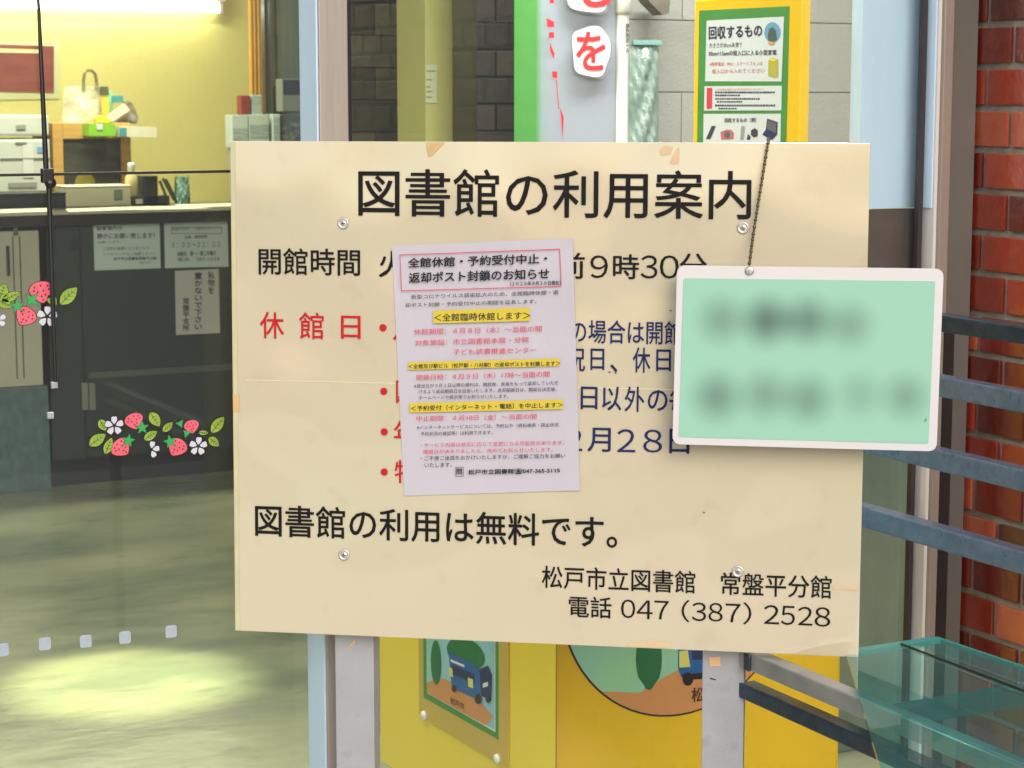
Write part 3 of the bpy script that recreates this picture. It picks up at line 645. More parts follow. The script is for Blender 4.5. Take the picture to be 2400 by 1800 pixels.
shelfbox('storage_box', 'narrow white striped box right of the black partition lock', 'box', 1768, 740, 1815, 900, m_gbox, -.02, band=(.1, .9, m_gl))
shelfbox('storage_box', 'dark slate box with white marks next to the blue post side', 'box', 1820, 740, 1990, 900, M('slate_box', (70, 80, 82), .5), -.03, band=(.2, .75, M('slate_label', (110, 122, 120), .5, rgb2=(40, 48, 56), vscale=50)))
shelfbox('book', 'dark red book standing on a pale shelf box', 'book', 1565, 618, 1622, 738, M('dark_red_book', (130, 40, 30), .5, var=.1, vscale=20), -.03, .06, zb=z1 + .001)
shelfbox('book', 'pale book standing beside the dark red book', 'book', 1632, 615, 1695, 738, m_gl, -.034, .06, zb=z1 + .001)
shelfbox('file_box', 'upper grey file box with navy top part beside the blue post side', 'box', 1832, 512, 1985, 736, M('mid_grey_box', (112, 120, 112), .5), -.03, .08, band=(.52, .98, M('navy_card', (24, 34, 54), .5)), zb=zs + .16)

# ================================================================ INTERIOR RIGHT
YP = 6.0
F = front(YP)
m_dtile = M('dark_stone_tile', (74, 76, 66), .35, tone=((44, 48, 44), (62, 64, 56), (80, 80, 68), (98, 98, 84)), vscale=14, bump=.001, bscale=60)
def blockwall(name, label, F, u0, u1, z1, bw, bh, mj, m, mm, th=.06, lo=0.0, clip=None):
    t = thing(name, label, 'wall', F.at((u0 + u1) / 2, 0, -th))
    obj('backing', G().fbox(F, u0, lo, u1, z1, -th - .1, -.006), mm, t)
    g = G(); r = 0; z = lo
    while z < z1 - .01:
        u = u0 - (bw / 2 if r % 2 else 0)
        while u < u1:
            a = max(u, u0); b = min(u + bw - mj, u1)
            if b - a > .004: g.fbox(F, a, z, b, min(z + bh - mj, z1), -.0055, random.uniform(-.001, .001), bev=.0015, tone=random.random())
            u += bw
        z += bh; r += 1
    obj('blocks', g, m, t)
x0 = F.uv(812, 150)[0]; x1 = F.uv(1000, 150)[0]; x2 = F.uv(1500, 150)[0]
blockwall('tiled_wall', 'dark olive grey tiled wall seen through glass right of the post', F, x0, x1, 2.7, .2, .1, .004, m_dtile, m_dark)
# glass door edge in front of the tiled wall
F57 = front(5.7)
t = thing('door_leaf', 'grey door edge with pale upper part before the tiled wall', 'door', F57.at(F57.uv(970, 200)[0], 0, 0))
a = F57.uv(944, 140); b = F57.uv(996, 0); c_ = F57.uv(972, 0)
g = G(); g.fbox(F57, a[0], a[1], c_[0], 2.4, -.04, .0, bev=.002); obj('upper_edge', g, M('pale_grey_edge', (150, 152, 146), .4, var=.1, vscale=3, stretch=(30, 30, 1)), t)
g = G(); g.fbox(F57, a[0], 0, c_[0], a[1] - .001, -.04, -.003, bev=.002); obj('lower_edge', g, M('slate_edge', (84, 94, 88), .4), t)
g = G(); g.fbox(F57, c_[0] + .0005, 0, b[0], 2.4, -.03, -.006); obj('inner_edge', g, M('dark_slate_edge', (70, 76, 74), .4, rgb2=(96, 104, 108), vscale=4, stretch=(20, 20, 1)), t)
# yellow column with notice
m_gpr = M('grey_print', (130, 138, 112), .7)
F55 = front(5.5)
a = F55.uv(997, 150)[0]; b = F55.uv(1116, 150)[0]; c_ = F55.uv(1082, 150)[0]
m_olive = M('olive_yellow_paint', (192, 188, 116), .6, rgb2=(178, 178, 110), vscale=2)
t = thing('column', 'olive yellow column with a small white notice', 'column', F55.at((a + b) / 2, 0, -.1))
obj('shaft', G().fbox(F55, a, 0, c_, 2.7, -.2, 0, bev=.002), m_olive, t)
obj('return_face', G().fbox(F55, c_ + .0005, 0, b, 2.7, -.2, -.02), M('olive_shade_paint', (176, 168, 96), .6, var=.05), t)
obj('edge_strip', G().fbox(F55, b + .0003, 0, b + .006, 2.7, -.19, -.012), M('cream_edge', (196, 194, 150), .5), t)
q = [(780 + x / 2.698, y / 2.698) for x, y in ((584, 410), (658, 410), (658, 652), (584, 652))]
t = paper('notice', 'small white notice taped to the olive yellow column', F55, q, M('cream_paper', (196, 200, 158), .7))
g = G()
for k, (y, wd) in enumerate(((445, 60), (500, 40), (545, 26), (575, 40), (610, 34))): obj('print', G().poly(F55, F55.quad([(780 + 588 / 2.698, y / 2.698), (780 + (588 + wd) / 2.698, y / 2.698), (780 + (588 + wd) / 2.698, (y + 9) / 2.698), (780 + 588 / 2.698, (y + 9) / 2.698)]), .0036), m_gpr, t)
# dark brick wall
F52 = front(5.2)
m_dbrick = M('dark_glazed_brick', (48, 50, 48), .35, tone=((24, 26, 26), (34, 35, 34), (44, 41, 39), (52, 48, 46)), vscale=30, bump=.0015, bscale=50)
a = F52.uv(1119, 150)[0]; b = F52.uv(1300, 150)[0]
blockwall('dark_brick_wall', 'dark brown black brick wall beside the green banner', F52, a, b, 2.7, .12, .0745, .006, m_dbrick, m_dark)
# pale block wall
F46 = front(4.75)
m_blk = M('pale_painted_block', (176, 176, 162), .8, tone=((152, 152, 146), (156, 156, 150), (159, 159, 153), (162, 162, 156)), vscale=30, bump=.002, bscale=180)
a = F46.uv(1452, 150)[0]
blockwall('pale_block_wall', 'pale grey painted block wall behind the yellow notice panel', F46, a, 4.3, 2.7, .39, .19, .0028, m_blk, M('pale_joint', (150, 150, 144), .9), .08)
# banner
F42 = front(4.2)
def b4(X, Y): return (780 + X / 2.698, Y / 2.698)
t = thing('banner', 'white and green upright banner with red lettering on a white pole', 'banner', F42.at(F42.uv(1400, 200)[0], 0, 0))
zb_, zt_ = .35, 2.3
xa_, xb_ = F42.uv(*b4(1150, 500))[0], F42.uv(*b4(1790, 300))[0]
def wv(u): 
    f = (u - xa_) / (xb_ - xa_); return .004 * math.sin(f * 7.5) * (1 - f)
m_ban = bpy.data.materials.new('banner_cloth'); m_ban.use_nodes = True
tn = m_ban.node_tree; bs = tn.nodes['Principled BSDF']; bs.inputs['Roughness'].default_value = .75
at = tn.nodes.new('ShaderNodeAttribute'); at.attribute_name = 'tone'
cr = tn.nodes.new('ShaderNodeValToRGB'); e = cr.color_ramp.elements; e1 = e[1]
while len(e) < 5: e.new(.5)
for x, (p_, c_) in zip(e, ((0, (62, 136, 54)), (.2, (70, 142, 62)), (.26, (136, 160, 160)), (.34, (152, 160, 174)), (1, (156, 162, 176)))):
    x.position = p_; x.color = (*lin(c_), 1)
tn.links.new(at.outputs['Fac'], cr.inputs[0]); tn.links.new(cr.outputs[0], bs.inputs['Base Color'])
g = G(); n = 48
for i in range(n + 1):
    u = xa_ + (xb_ - xa_) * i / n; g.v += [F42.at(u, zb_, wv(u) - .001), F42.at(u, zt_, wv(u) - .001), F42.at(u, zb_, wv(u) - .003), F42.at(u, zt_, wv(u) - .003)]
for i in range(n): k = 4 * i; g.f += [[k, k + 4, k + 5, k + 1], [k + 2, k + 3, k + 7, k + 6]]; g.m += [0, 0]; g.tone += [(i + .5) / n] * 2
obj('cloth', g, m_ban, t, True)
def cloud(cx, cy, rx, ry, n=44, seed=1):
    out = []
    for k in range(n):
        a = 6.28318 * k / n; r = 1 + .05 * math.sin(5 * a + seed) + .03 * math.sin(3 * a)
        x = abs(math.cos(a)) ** .75 * (1 if math.cos(a) > 0 else -1); y = abs(math.sin(a)) ** .75 * (1 if math.sin(a) > 0 else -1)
        out.append(b4(cx + rx * r * x, cy - ry * r * y))
    return F42.quad(out)
m_bred = M('banner_red', (206, 36, 48), .7); m_bwh = M('banner_outline_white', (222, 222, 228), .7); m_bgr = M('banner_shadow_grey', (140, 142, 152), .7)
def wquad(c4): return F42.quad([b4(*p) for p in c4])
g = G(); WB = .014
for cx, cy, rx, ry in ((1612, 325, 118, 158), (1600, -70, 150, 146)):
    g.poly(F42, cloud(cx + 12, cy + 12, rx, ry), WB, 1); g.poly(F42, cloud(cx, cy, rx * 1.03, ry * 1.02), WB + .0005, 1); g.poly(F42, cloud(cx, cy, rx, ry), WB + .001, 0)
obj('outline', g, [m_bwh, m_bgr], t)
m_bred = bpy.data.materials['banner_red']; obj('lettering', G().text('を', F42, wquad([(1520, 205), (1700, 205), (1700, 442), (1520, 442)]), WB + .002, .024), m_bred, t)
g = G(); g.text('も', F42, wquad([(1500, -200), (1740, -200), (1740, 42), (1500, 42)]), WB + .002, .035); obj('lettering', g, m_bred, t); g = G()
for q in (((1350, -10), (1378, -10), (1378, 22), (1350, 22)), ((1330, 115), (1380, 140), (1378, 172), (1336, 175)), ((1345, 205), (1378, 205), (1378, 242), (1345, 242)), ((1350, 270), (1382, 340), (1376, 375), (1352, 320)), ((1365, 452), (1398, 452), (1400, 496), (1368, 492)), ((1415, 675), (1440, 740), (1432, 890), (1425, 780))): g.poly(F42, wquad(q), WB + .002)
g.poly(F42, wquad([(1388, 500), (1394, 500), (1412, 690), (1406, 690)]), WB + .002)
obj('edge_print', g, m_bred, t)
a = F42.uv(*b4(1830, 300))[0]
g = G(); g.tube([F42.at(a + .002, 0, .0), F42.at(a, 1.62, .0), F42.at(a, 2.35, 0)], .0155, n=16); obj('pole', g, M('white_pole', (206, 208, 204), .35), t, True)
zj = F42.uv(*b4(1850, 40))[1]; g = G(); g.lathe(F42.at(a, zj, 0), [(.0158, -.02), (.02, -.012), (.02, .06), (.0158, .064)]); obj('joint', g, M('white_joint', (200, 202, 196), .35), t, True)
g = G(); g.text('屋\n外\n用\nポ\nー\nル', F42, wquad([(1828, 152), (1852, 152), (1852, 332), (1828, 332)]), .017, .02); obj('pole_print', g, m_black, t)
g = G(); g.lathe((F42.at(a, 0, 0)), [(.16, 0), (.16, .05), (.12, .09), (.03, .1)]); obj('base', g, M('grey_base', (90, 92, 96), .5), t, True)
# plastic bag hanging on the block wall
F47 = front(4.72)
q = F47.quad([b4(1868, 260), b4(2055, 248), b4(2052, 930), b4(1862, 930)])
t = thing('plastic_bag', 'crinkled clear teal plastic bag hanging by the white pole', 'bag', F47.at((q[0][0] + q[1][0]) / 2, q[2][1], 0))
g = G(); nu, nv = 16, 34; TLq, TRq, BRq, BLq = [Vector(x) for x in q]; rr = random.Random(3)
for j in range(nv):
    for i in range(nu):
        p = (TLq * (1 - i / (nu - 1)) + TRq * i / (nu - 1)) * (1 - j / (nv - 1)) + (BLq * (1 - i / (nu - 1)) + BRq * i / (nu - 1)) * (j / (nv - 1))
        e_ = math.sin(math.pi * i / (nu - 1)) * min(1, j / 5)
        g.v.append(F47.at(p.x, p.y, .006 + .02 * e_ + e_ * (.006 * math.sin(2.3 * i - .9 * j) + .006 * math.sin(.8 * i + .35 * j) + rr.uniform(-.003, .003))))
for j in range(nv - 1):
    for i in range(nu - 1): g.f.append([j * nu + i, (j + 1) * nu + i, (j + 1) * nu + i + 1, j * nu + i + 1]); g.m.append(0); g.tone.append(.5)
obj('film', g, M('teal_clear_film', (148, 168, 160), .12, rgb2=(112, 140, 132), vscale=18, spec=.8, coat=1), t, True)
g = G(); a = F47.uv(*b4(1872, 285)); b = F47.uv(*b4(2052, 258)); g.fbox(F47, a[0], a[1], b[0], b[1], .012, .024, bev=.002); obj('hem', g, M('teal_hem', (130, 172, 168), .3), t)
# brown hanging cone shape (umbrella tip) above the bag
q = F47.quad([b4(1900, -30), b4(2060, -30), b4(2050, 90), b4(2010, 100), b4(1930, 20)])
tag(obj('folded_umbrella', G().prism(F47, q, .01, .06), M('brown_cloth', (112, 106, 94), .8, var=.2, vscale=20)), 'brown grey folded cloth tip hanging above the plastic bag', 'umbrella')

F36 = front(3.75)
a = F36.uv(1900, 1300)[0]
t = thing('dim_wall_board', 'grey green board added for the dim wall behind glass right of the yellow box', 'partition', F36.at(a + .6, 0, -.02))
obj('board', G().fbox(F36, a, 0, a + 1.3, .98, -.04, 0, bev=.004), M('painted_dim_wall', (126, 134, 112), .5, rgb2=(92, 112, 98), vscale=3, stretch=(3, 3, 1)), t)  # added board, its dull colour stands for the dim lower wall
obj('cap', G().fbox(F36, a - .01, .9805, a + 1.31, 1.0, -.05, .01, bev=.003), m_steel_w, t)
# ================================================================ COLLECTION BOX
m_y = M('yellow_painted_steel', (226, 184, 12), .38, var=.05, vscale=3, coat=.3); m_y2 = M('yellow_side_steel', (240, 212, 58), .4, var=.04, vscale=3, coat=.2)
FF = front(2.93); bx0 = FF.uv(1270, 1560)[0]; bx1 = FF.uv(1972, 1500)[0]
FL = side(bx0); yb = -FL.uv(890, 1560)[0]
zbot = FL.uv(897, 1788)[1]; ztop = 1.02
t = thing('collection_box', 'yellow appliance collection box with tall notice panel and pictures', 'collection box', ((bx0 + bx1) / 2, 3.25, 0))
g = G(); g.box((bx0, 2.93, zbot), (bx1, yb, ztop), bev=.006); obj('body', g, m_y, t)
m_pl = M('dark_plinth', (70, 72, 70), .6)
g = G(); g.box((bx0 + .03, 2.97, 0), (bx1 - .03, yb - .04, zbot - .001)); obj('plinth', g, m_pl, t)
a = FL.uv(850 + 1118 / 2.458, 1600)[0]
g = G(); g.fbox(FL, a - .0015, zbot + .01, a + .0015, ztop - .01, .0003, .0012); obj('panel_joint', g, M('yellow_joint', (150, 124, 10), .5), t)
g = G(); g.fbox(FL, -yb + .004, zbot + .004, a - .002, ztop - .006, .0002, .0009); obj('side_sheet', g, m_y2, t)
def r8(X, Y): return (850 + X / 2.458, 1450 + Y / 2.458)
def q8(F, *pts): return F.quad([r8(*p) for p in pts])
# extend pictures upward (hidden behind the sign) with true proportions
def up(F, q, dz): return [(x, y + dz) for x, y in q]
g = G(); lowL = FL.uv(*r8(335, 548)); lowR = FL.uv(*r8(848, 858))
hh = .42
g.prism(FL, [lowL, lowR, (lowR[0], lowR[1] + hh), (lowL[0], lowL[1] + hh)], .0014, .0035); pk = obj('picture_pocket', g, M('ochre_pocket', (200, 166, 60), .3, var=.04, coat=.6), t)
gl_, gr_ = FL.uv(*r8(362, 452)), FL.uv(*r8(793, 695))
m_gr = M('green_border', (66, 140, 62), .5); m_mint = M('mint_sky', (150, 204, 170), .5, rgb2=(140, 190, 222), vscale=3); m_hill = M('hill_orange', (206, 142, 84), .5); m_tree = M('tree_green', (8, 110, 62), .5, var=.1); m_trk = M('truck_blue', (14, 92, 160), .45); m_trn = M('truck_dark', (16, 38, 92), .5); m_lamp = M('lamp_yellow', (216, 212, 110), .5)
g = G(); g.poly(FL, [gl_, gr_, (gr_[0], gr_[1] + .36), (gl_[0], gl_[1] + .36)], .0040); obj('border', g, m_gr, pk)
il, ir = FL.uv(*r8(383, 428)), FL.uv(*r8(778, 652))
iw = ir[0] - il[0]
g = G(); g.poly(FL, [il, ir, (ir[0], ir[1] + .31), (il[0], il[1] + .31)], .0044, 0)
g.poly(FL, [(il[0] + .003, il[1] + .003), (ir[0] - .003, ir[1] + .004), (ir[0] - .003, ir[1] + .307), (il[0] + .003, il[1] + .307)], .0048, 1)
hill = FL.quad([r8(386, 424), r8(384, 370), r8(430, 348), r8(480, 342), r8(540, 372), r8(620, 420), r8(700, 480), r8(765, 560), r8(740, 605), r8(715, 608)])
g.poly(FL, hill, .0052, 2)
tr_ = FL.quad([r8(438 + 30 * math.cos(a * .3142), 250 - 128 * math.sin(a * .3142) + 10 * math.cos(a * .3142)) for a in range(20)]); g.poly(FL, tr_, .0056, 3)
for x in (430, 447): g.poly(FL, q8(FL, (x, 345), (x + 5, 345), (x + 5, 392), (x, 392)), .0055, 2)
bush = FL.quad([r8(610 + 110 * math.cos(a * .3142), 200 - 90 * math.sin(a * .3142) + 30 * math.cos(a * .3142)) for a in range(20)]); g.poly(FL, bush, .0056, 3)
g.poly(FL, q8(FL, (512, 190), (640, 250), (690, 290), (700, 430), (660, 455), (530, 395)), .0060, 4)
g.poly(FL, q8(FL, (690, 290), (740, 268), (762, 320), (758, 470), (700, 440)), .0060, 5)
g.poly(FL, q8(FL, (530, 262), (660, 318), (662, 372), (538, 318)), .0064, 5)
g.poly(FL, q8(FL, (514, 272), (536, 286), (540, 336), (518, 324)), .0068, 6); g.poly(FL, q8(FL, (626, 335), (655, 348), (656, 400), (628, 388)), .0068, 6)
g.poly(FL, q8(FL, (526, 230), (606, 264), (606, 278), (526, 245)), .0068, 7); g.poly(FL, q8(FL, (712, 370), (742, 360), (742, 385), (712, 396)), .0068, 7)
for cx, cy, r in ((545, 400, 20), (685, 460, 30), (742, 460, 22)): g.poly(FL, FL.quad([r8(cx + r * .7 * math.cos(a * .5236), cy + r * math.sin(a * .5236)) for a in range(12)]), .0066, 8)
for cx in (650, 740): g.poly(FL, q8(FL, (cx, 140), (cx + 25, 150), (cx + 25, 190), (cx, 176)), .0052, 9)
obj('picture', g, [m_white, m_mint, m_hill, m_tree, m_trk, m_trn, m_lamp, m_white, m_dark, M('window_pale_blue', (130, 190, 230), .5)], pk)
g = G(); g.text('松戸市', FL, q8(FL, (526, 448), (606, 486), (606, 522), (526, 486)), .0072, .02); obj('lettering', g, M('brown_lettering', (96, 50, 30), .5), pk)
for p in ((365, 556), (788, 806)):
    c = FL.uv(*r8(*p)); g = G(); g.lathe(FL.at(c[0], c[1], .0036), [(.009, 0), (.0085, .004), (.004, .006)], FL.n); obj('stud', g, m_white, pk, True)
# round picture on the front
c = FF.uv(1594, 1672); RC = .235; cc = (c[0], c[1] + RC)
def fp(pts): return FF.quad([r8(*p) for p in pts])
circ = lambda r, n=72: [(cc[0] + r * math.cos(6.28318 * k / n), cc[1] + r * math.sin(6.28318 * k / n)) for k in range(n)]
m_circ = M('mint_to_blue_sky', (138, 196, 226), .45, rgb2=(150, 206, 160), vscale=3.5)
g = G(); g.prism(FF, circ(RC + .0035), .0003, .0012, 0); obj('picture_rim', g, M('dark_rim', (50, 20, 14), .5), t)
def clipc(pts, r):
    out = []
    for x, y in pts:
        dx, dy = x - cc[0], y - cc[1]; l = math.hypot(dx, dy)
        if l > r: dx, dy = dx * r / l, dy * r / l
        out.append((cc[0] + dx, cc[1] + dy))
    return out
g = G(); g.poly(FF, circ(RC), .0016, 0)
arc = [(cc[0] + RC * .999 * math.cos(a), cc[1] + RC * .999 * math.sin(a)) for a in [R(228) + (R(326) - R(228)) * k / 24 for k in range(25)]]
hp = fp([(2330, 230), (2200, 225), (2050, 228), (1900, 255), (1800, 300), (1700, 355), (1600, 425)])
g.poly(FF, arc + clipc(hp, RC * .99), .0020, 1)
tr_ = fp([(1645 + 75 * math.cos(a * .3142) * (1 - .25 * (math.sin(a * .3142) < -.6)), 230 - 180 * math.sin(a * .3142)) for a in range(20)]); g.poly(FF, tr_, .0026, 2)
for x in (1617, 1660): g.poly(FF, fp([(x, 395), (x + 10, 395), (x + 10, 465), (x, 465)]), .0024, 1)
g.poly(FF, fp([(1815, 60), (2150, 60), (2150, 310), (1830, 335), (1812, 285)]), .0026, 3)
g.poly(FF, fp([(1830, 320), (2150, 290), (2150, 330), (1850, 352)]), .0030, 7)
g.poly(FF, fp([(1818, 185), (1868, 180), (1882, 275), (1818, 280)]), .0030, 5)
g.poly(FF, fp([(1885, 150), (2100, 140), (2100, 230), (1895, 235)]), .0030, 4)
for cx in (1868, 2090): g.poly(FF, fp([(cx + 32 * math.cos(a * .5236), 345 + 40 * math.sin(a * .5236)) for a in range(12)]), .0033, 7)
obj('round_picture', g, [m_circ, m_hill, m_tree, m_trk, m_trn, m_lamp, m_white, m_dark], t)
g = G(); g.text('松戸市', FF, fp([(1890, 395), (2106, 385), (2106, 470), (1890, 478)]), .0036, .025); obj('lettering', g, M('dark_brown_lettering', (70, 30, 20), .5), t)
# tall notice panel on the box, facing left
xp = 2.10; FP = side(xp)
def n4(X, Y): return (1600 + X / 4.878, Y / 4.878)
yn = -FP.uv(*n4(1345, 800))[0]; yfz = -FP.uv(*n4(128, 700))[0]
ztp = FP.uv(*n4(700, -40))[1]
g = G(); g.box((xp, yn, ztop + .0005), (xp + .02, yfz, ztp), bev=.003); pn = obj('notice_panel', g, m_y, t)
def nq(*p): return FP.quad([n4(*x) for x in p])
zlow = ztop + .05
tl, tr2 = FP.uv(*n4(192, 122)), FP.uv(*n4(1224, 72))
bl, br = (FP.uv(*n4(156, 1600))[0], zlow), (FP.uv(*n4(1172, 1600))[0], zlow)
g = G(); g.poly(FP, [tl, tr2, br, bl], .0006); obj('green_sheet', g, M('poster_green', (56, 132, 60), .5, var=.08, vscale=20), pn)
m_pw = M('poster_white', (204, 212, 222), .4, var=.03, coat=.4)
ps = obj('white_sheet', G().poly(FP, nq((280, 235), (1165, 190), (1137, 932), (262, 930)), .0012), m_pw, pn)
obj('white_sheet', G().poly(FP, nq((255, 985), (1140, 980), (1135, 1262), (250, 1265)), .0012), m_pw, pn)
a = nq((245, 1302), (1130, 1300)); obj('white_sheet', G().poly(FP, [a[0], a[1], (a[1][0], zlow + .06), (a[0][0], zlow + .06)], .0012), m_pw, pn)
m_pnavy = M('poster_navy', (22, 28, 66), .5); m_pred = M('poster_red', (196, 50, 70), .5)
g = G()
MP = m_pnavy
obj('lettering', G().text('回収するもの', FP, nq((308, 308), (915, 280), (915, 415), (310, 450)), .0018, .035), MP, pn)
obj('lettering', G().text('大きさが30cm未満で', FP, nq((310, 490), (690, 482), (690, 540), (310, 550)), .0018, .01), MP, pn)
obj('lettering', G().text('30cm×15cmの投入口に入る小型家電', FP, nq((305, 582), (1082, 568), (1082, 628), (305, 642)), .0018, .015), MP, pn)
obj('lettering', G().text('回収するもの（例）', FP, nq((490, 1350), (850, 1345), (850, 1398), (490, 1402)), .0018, .015), MP, pn)
rr = random.Random(5)
for y, x0, x1, h in ((1045, 380, 1055, 22), (1080, 380, 640, 20), (1120, 380, 890, 20), (1155, 400, 700, 18), (1195, 380, 1070, 22), (1232, 420, 620, 18)):
    x = x0
    while x < x1: 
        wd = rr.uniform(14, 24); g.poly(FP, nq((x, y), (x + wd, y), (x + wd, y + h), (x, y + h)), .0018); x += wd + rr.uniform(5, 10)
obj('small_print', g, m_pnavy, pn); MP = m_pred
g = G()
obj('lettering', G().text('※携帯電話・PHS・スマートフォンは', FP, nq((315, 712), (922, 700), (922, 748), (318, 758)), .0018, .01), MP, pn)
obj('lettering', G().text('投入口から入れてください', FP, nq((345, 792), (945, 782), (945, 832), (345, 842)), .0018, .01), MP, pn)
obj('lettering', G().text('ご利用の前に必ずお読みください', FP, nq((385, 1012), (930, 1008), (930, 1032), (385, 1036)), .0018, .0), MP, pn)
g.poly(FP, nq((285, 1005), (347, 1003), (343, 1242), (283, 1245)), .0018)
obj('red_tag', g, m_pred, pn)
g = G(); g.poly(FP, nq((990, 690), (1030, 660), (1100, 680), (1100, 880), (1070, 892), (988, 870)), .0018, 0); g.poly(FP, nq((1000, 690), (1030, 668), (1090, 684), (1060, 700)), .0022, 1)
g.poly(FP, nq(*[(1035 + 92 * math.cos(a * .2618), 370 - 118 * math.sin(a * .2618)) for a in range(24)]), .0018, 2)
g.poly(FP, nq((985, 400), (1000, 330), (1040, 310), (1075, 350), (1090, 450), (1060, 475), (990, 465)), .0022, 3)
g.poly(FP, nq(*[(1025 + 40 * math.cos(a * .5236), 495 - 18 * math.sin(a * .5236)) for a in range(12)]), .0024, 4)
g.poly(FP, nq((340, 1440), (388, 1440), (325, 1590), (275, 1590)), .0018, 5)
g.poly(FP, nq((440, 1510), (500, 1485), (560, 1482), (595, 1520), (585, 1590), (450, 1596)), .0018, 6); g.poly(FP, nq(*[(520 + 32 * math.cos(a * .5236), 1540 - 40 * math.sin(a * .5236)) for a in range(12)]), .0022, 7)
g.poly(FP, nq((680, 1440), (720, 1445), (705, 1600), (665, 1600)), .0018, 8)
g.poly(FP, nq((755, 1530), (785, 1560), (780, 1600), (742, 1595)), .0018, 5); g.poly(FP, nq((790, 1490), (835, 1465), (868, 1490), (865, 1560), (820, 1572), (790, 1545)), .0018, 5)
g.poly(FP, nq((975, 1355), (1095, 1395), (1090, 1540), (960, 1480)), .0018, 5); g.poly(FP, nq((960, 1480), (1090, 1540), (1030, 1600), (920, 1540)), .0020, 9)
g.poly(FP, nq((985, 1375), (1082, 1408), (1078, 1520), (972, 1470)), .0022, 7)
obj('pictures', g, [M('olive_bin', (170, 164, 60), .5), m_y2, M('disc_blue', (96, 150, 186), .5), M('disc_dark_green', (62, 84, 84), .5), m_hill, M('device_dark', (48, 50, 66), .5), M('device_red', (176, 100, 106), .5), M('device_grey', (84, 92, 108), .5), M('device_pale', (140, 146, 156), .5), m_trn], pn)

# ================================================================ SIGN
dirc = -0.1634
bd = (RT * math.cos(dirc) + FWL * math.sin(dirc)).normalized()
bn = (-RT * math.sin(dirc) + FWL * math.cos(dirc)).normalized()           # away from the viewer
dn = (Vector((0, 0, -1)) * math.cos(-.0274) + bn * math.sin(-.0274)).normalized()
o0 = CAM + RT * (-.3975) + FWL * 2.93 + Vector((0, 0, -.0581))
B = Frame(o0, bd, -dn)                     # u to the right, v up, normal to the viewer; v runs 0 .. -.7037
BW, BHT = .8897, .7037
t = thing('information_sign', 'cream library information board on two grey posts before the window', 'sign', Vector((o0.x + bd.x * .45, o0.y + bd.y * .45, 0)))
g = G(); g.fbox(B, 0, -BHT, BW, 0, -.012, 0, bev=.0012); board = obj('board', g, m_board, t)
s1 = B.uv(557, 900)[0]
g = G(); g.fbox(B, .0012, -BHT + .001, s1, -.001, .0002, .0009); obj('edge_strip', g, m_board_edge, board)
v1 = B.uv(700, 893)[1]
g = G(); g.fbox(B, s1 + .012, v1 - .0007, BW - .003, v1 + .0006, .0002, .0007); obj('fold_line', g, M('film_fold', (204, 196, 166), .35), board)
def bb(x0, y0, x1, y1):
    a = B.uv(x0, y0); b = B.uv(x1, y1); return [(a[0], a[1]), (b[0], a[1]), (b[0], b[1]), (a[0], b[1])]
TW = .0013
g = G()
LM = [m_black, 'black_lettering']
def put(g, s_, x0, y0, x1, y1, off=.012):
    q = G().text(s_, B, bb(x0, y0, x1, y1), TW, off); obj('lettering', q, LM[0], board)
put(g, '図書館の利用案内', 841, 396, 1759, 514, .012)
put(g, '開館時間', 607, 581, 844, 646, .014); put(g, '火', 889, 588, 952, 650, .014)
put(g, '前', 1306, 592, 1370, 653, .014); put(g, '９', 1384, 598, 1425, 652, .0); put(g, '時', 1438, 596, 1497, 654, .014); put(g, '３', 1502, 598, 1541, 653, .0); put(g, '０', 1547, 598, 1591, 653, .0); put(g, '分', 1594, 594, 1656, 655, .014)
put(g, '図書館の利用は無料です。', 599, 1182, 1446, 1285, .016)
put(g, '松戸市立図書館　常盤平分館', 1271, 1325, 1948, 1403, .012)
put(g, '電話', 1334, 1396, 1433, 1449, .012)
[put(g, *a, 0) for a in (('０', 1456, 1404, 1489, 1449), ('４', 1493, 1406, 1530, 1451), ('７', 1534, 1407, 1567, 1452), ('３', 1622, 1411, 1655, 1456), ('８', 1661, 1412, 1694, 1457), ('７', 1701, 1414, 1735, 1459), ('２', 1791, 1417, 1826, 1463), ('５', 1831, 1419, 1863, 1465), ('２', 1871, 1421, 1904, 1466), ('８', 1910, 1422, 1946, 1469))]; put(g, '（', 1598, 1405, 1616, 1458, -.004); put(g, '）', 1742, 1411, 1761, 1464, -.004)
LM[0] = m_red
g = G()
put(g, '休', 610, 731, 666, 793); put(g, '館', 702, 732, 759, 795); put(g, '日', 800, 740, 845, 794)
put(g, '月曜日', 922, 740, 1100, 800); put(g, '図書整理日', 929, 889, 1150, 950); put(g, '年末年始', 924, 985, 1150, 1046); put(g, '特別整理期間', 926, 1078, 1270, 1142)
for x, y in ((898, 768), (900, 917), (901, 1012), (901, 1106)):
    c = B.uv(x, y); obj('bullet_mark', G().poly(B, [(c[0] + .0053 * math.cos(6.28318 * k / 20), c[1] + .0053 * math.sin(6.28318 * k / 20)) for k in range(20)], TW), m_red, board)
LM[0] = m_navy
g = G()
put(g, 'の場合は開館', 1338, 749, 1598, 808); put(g, '祝', 1326, 813, 1371, 870); put(g, '日', 1385, 817, 1416, 867); put(g, '、', 1431, 854, 1447, 872); put(g, '休', 1484, 814, 1524, 873); put(g, '日', 1539, 819, 1572, 870)
put(g, '日', 1362, 906, 1400, 959); put(g, '以', 1412, 906, 1456, 962); put(g, '外', 1465, 906, 1510, 965); put(g, 'の', 1519, 914, 1564, 963); put(g, '毎', 1570, 907, 1620, 966)
put(g, '２', 1324, 1004, 1365, 1057, .0); put(g, '月', 1378, 1002, 1431, 1059); put(g, '２', 1447, 1005, 1489, 1060, .0); put(g, '８', 1508, 1006, 1552, 1061, .0); put(g, '日', 1570, 1005, 1615, 1063)
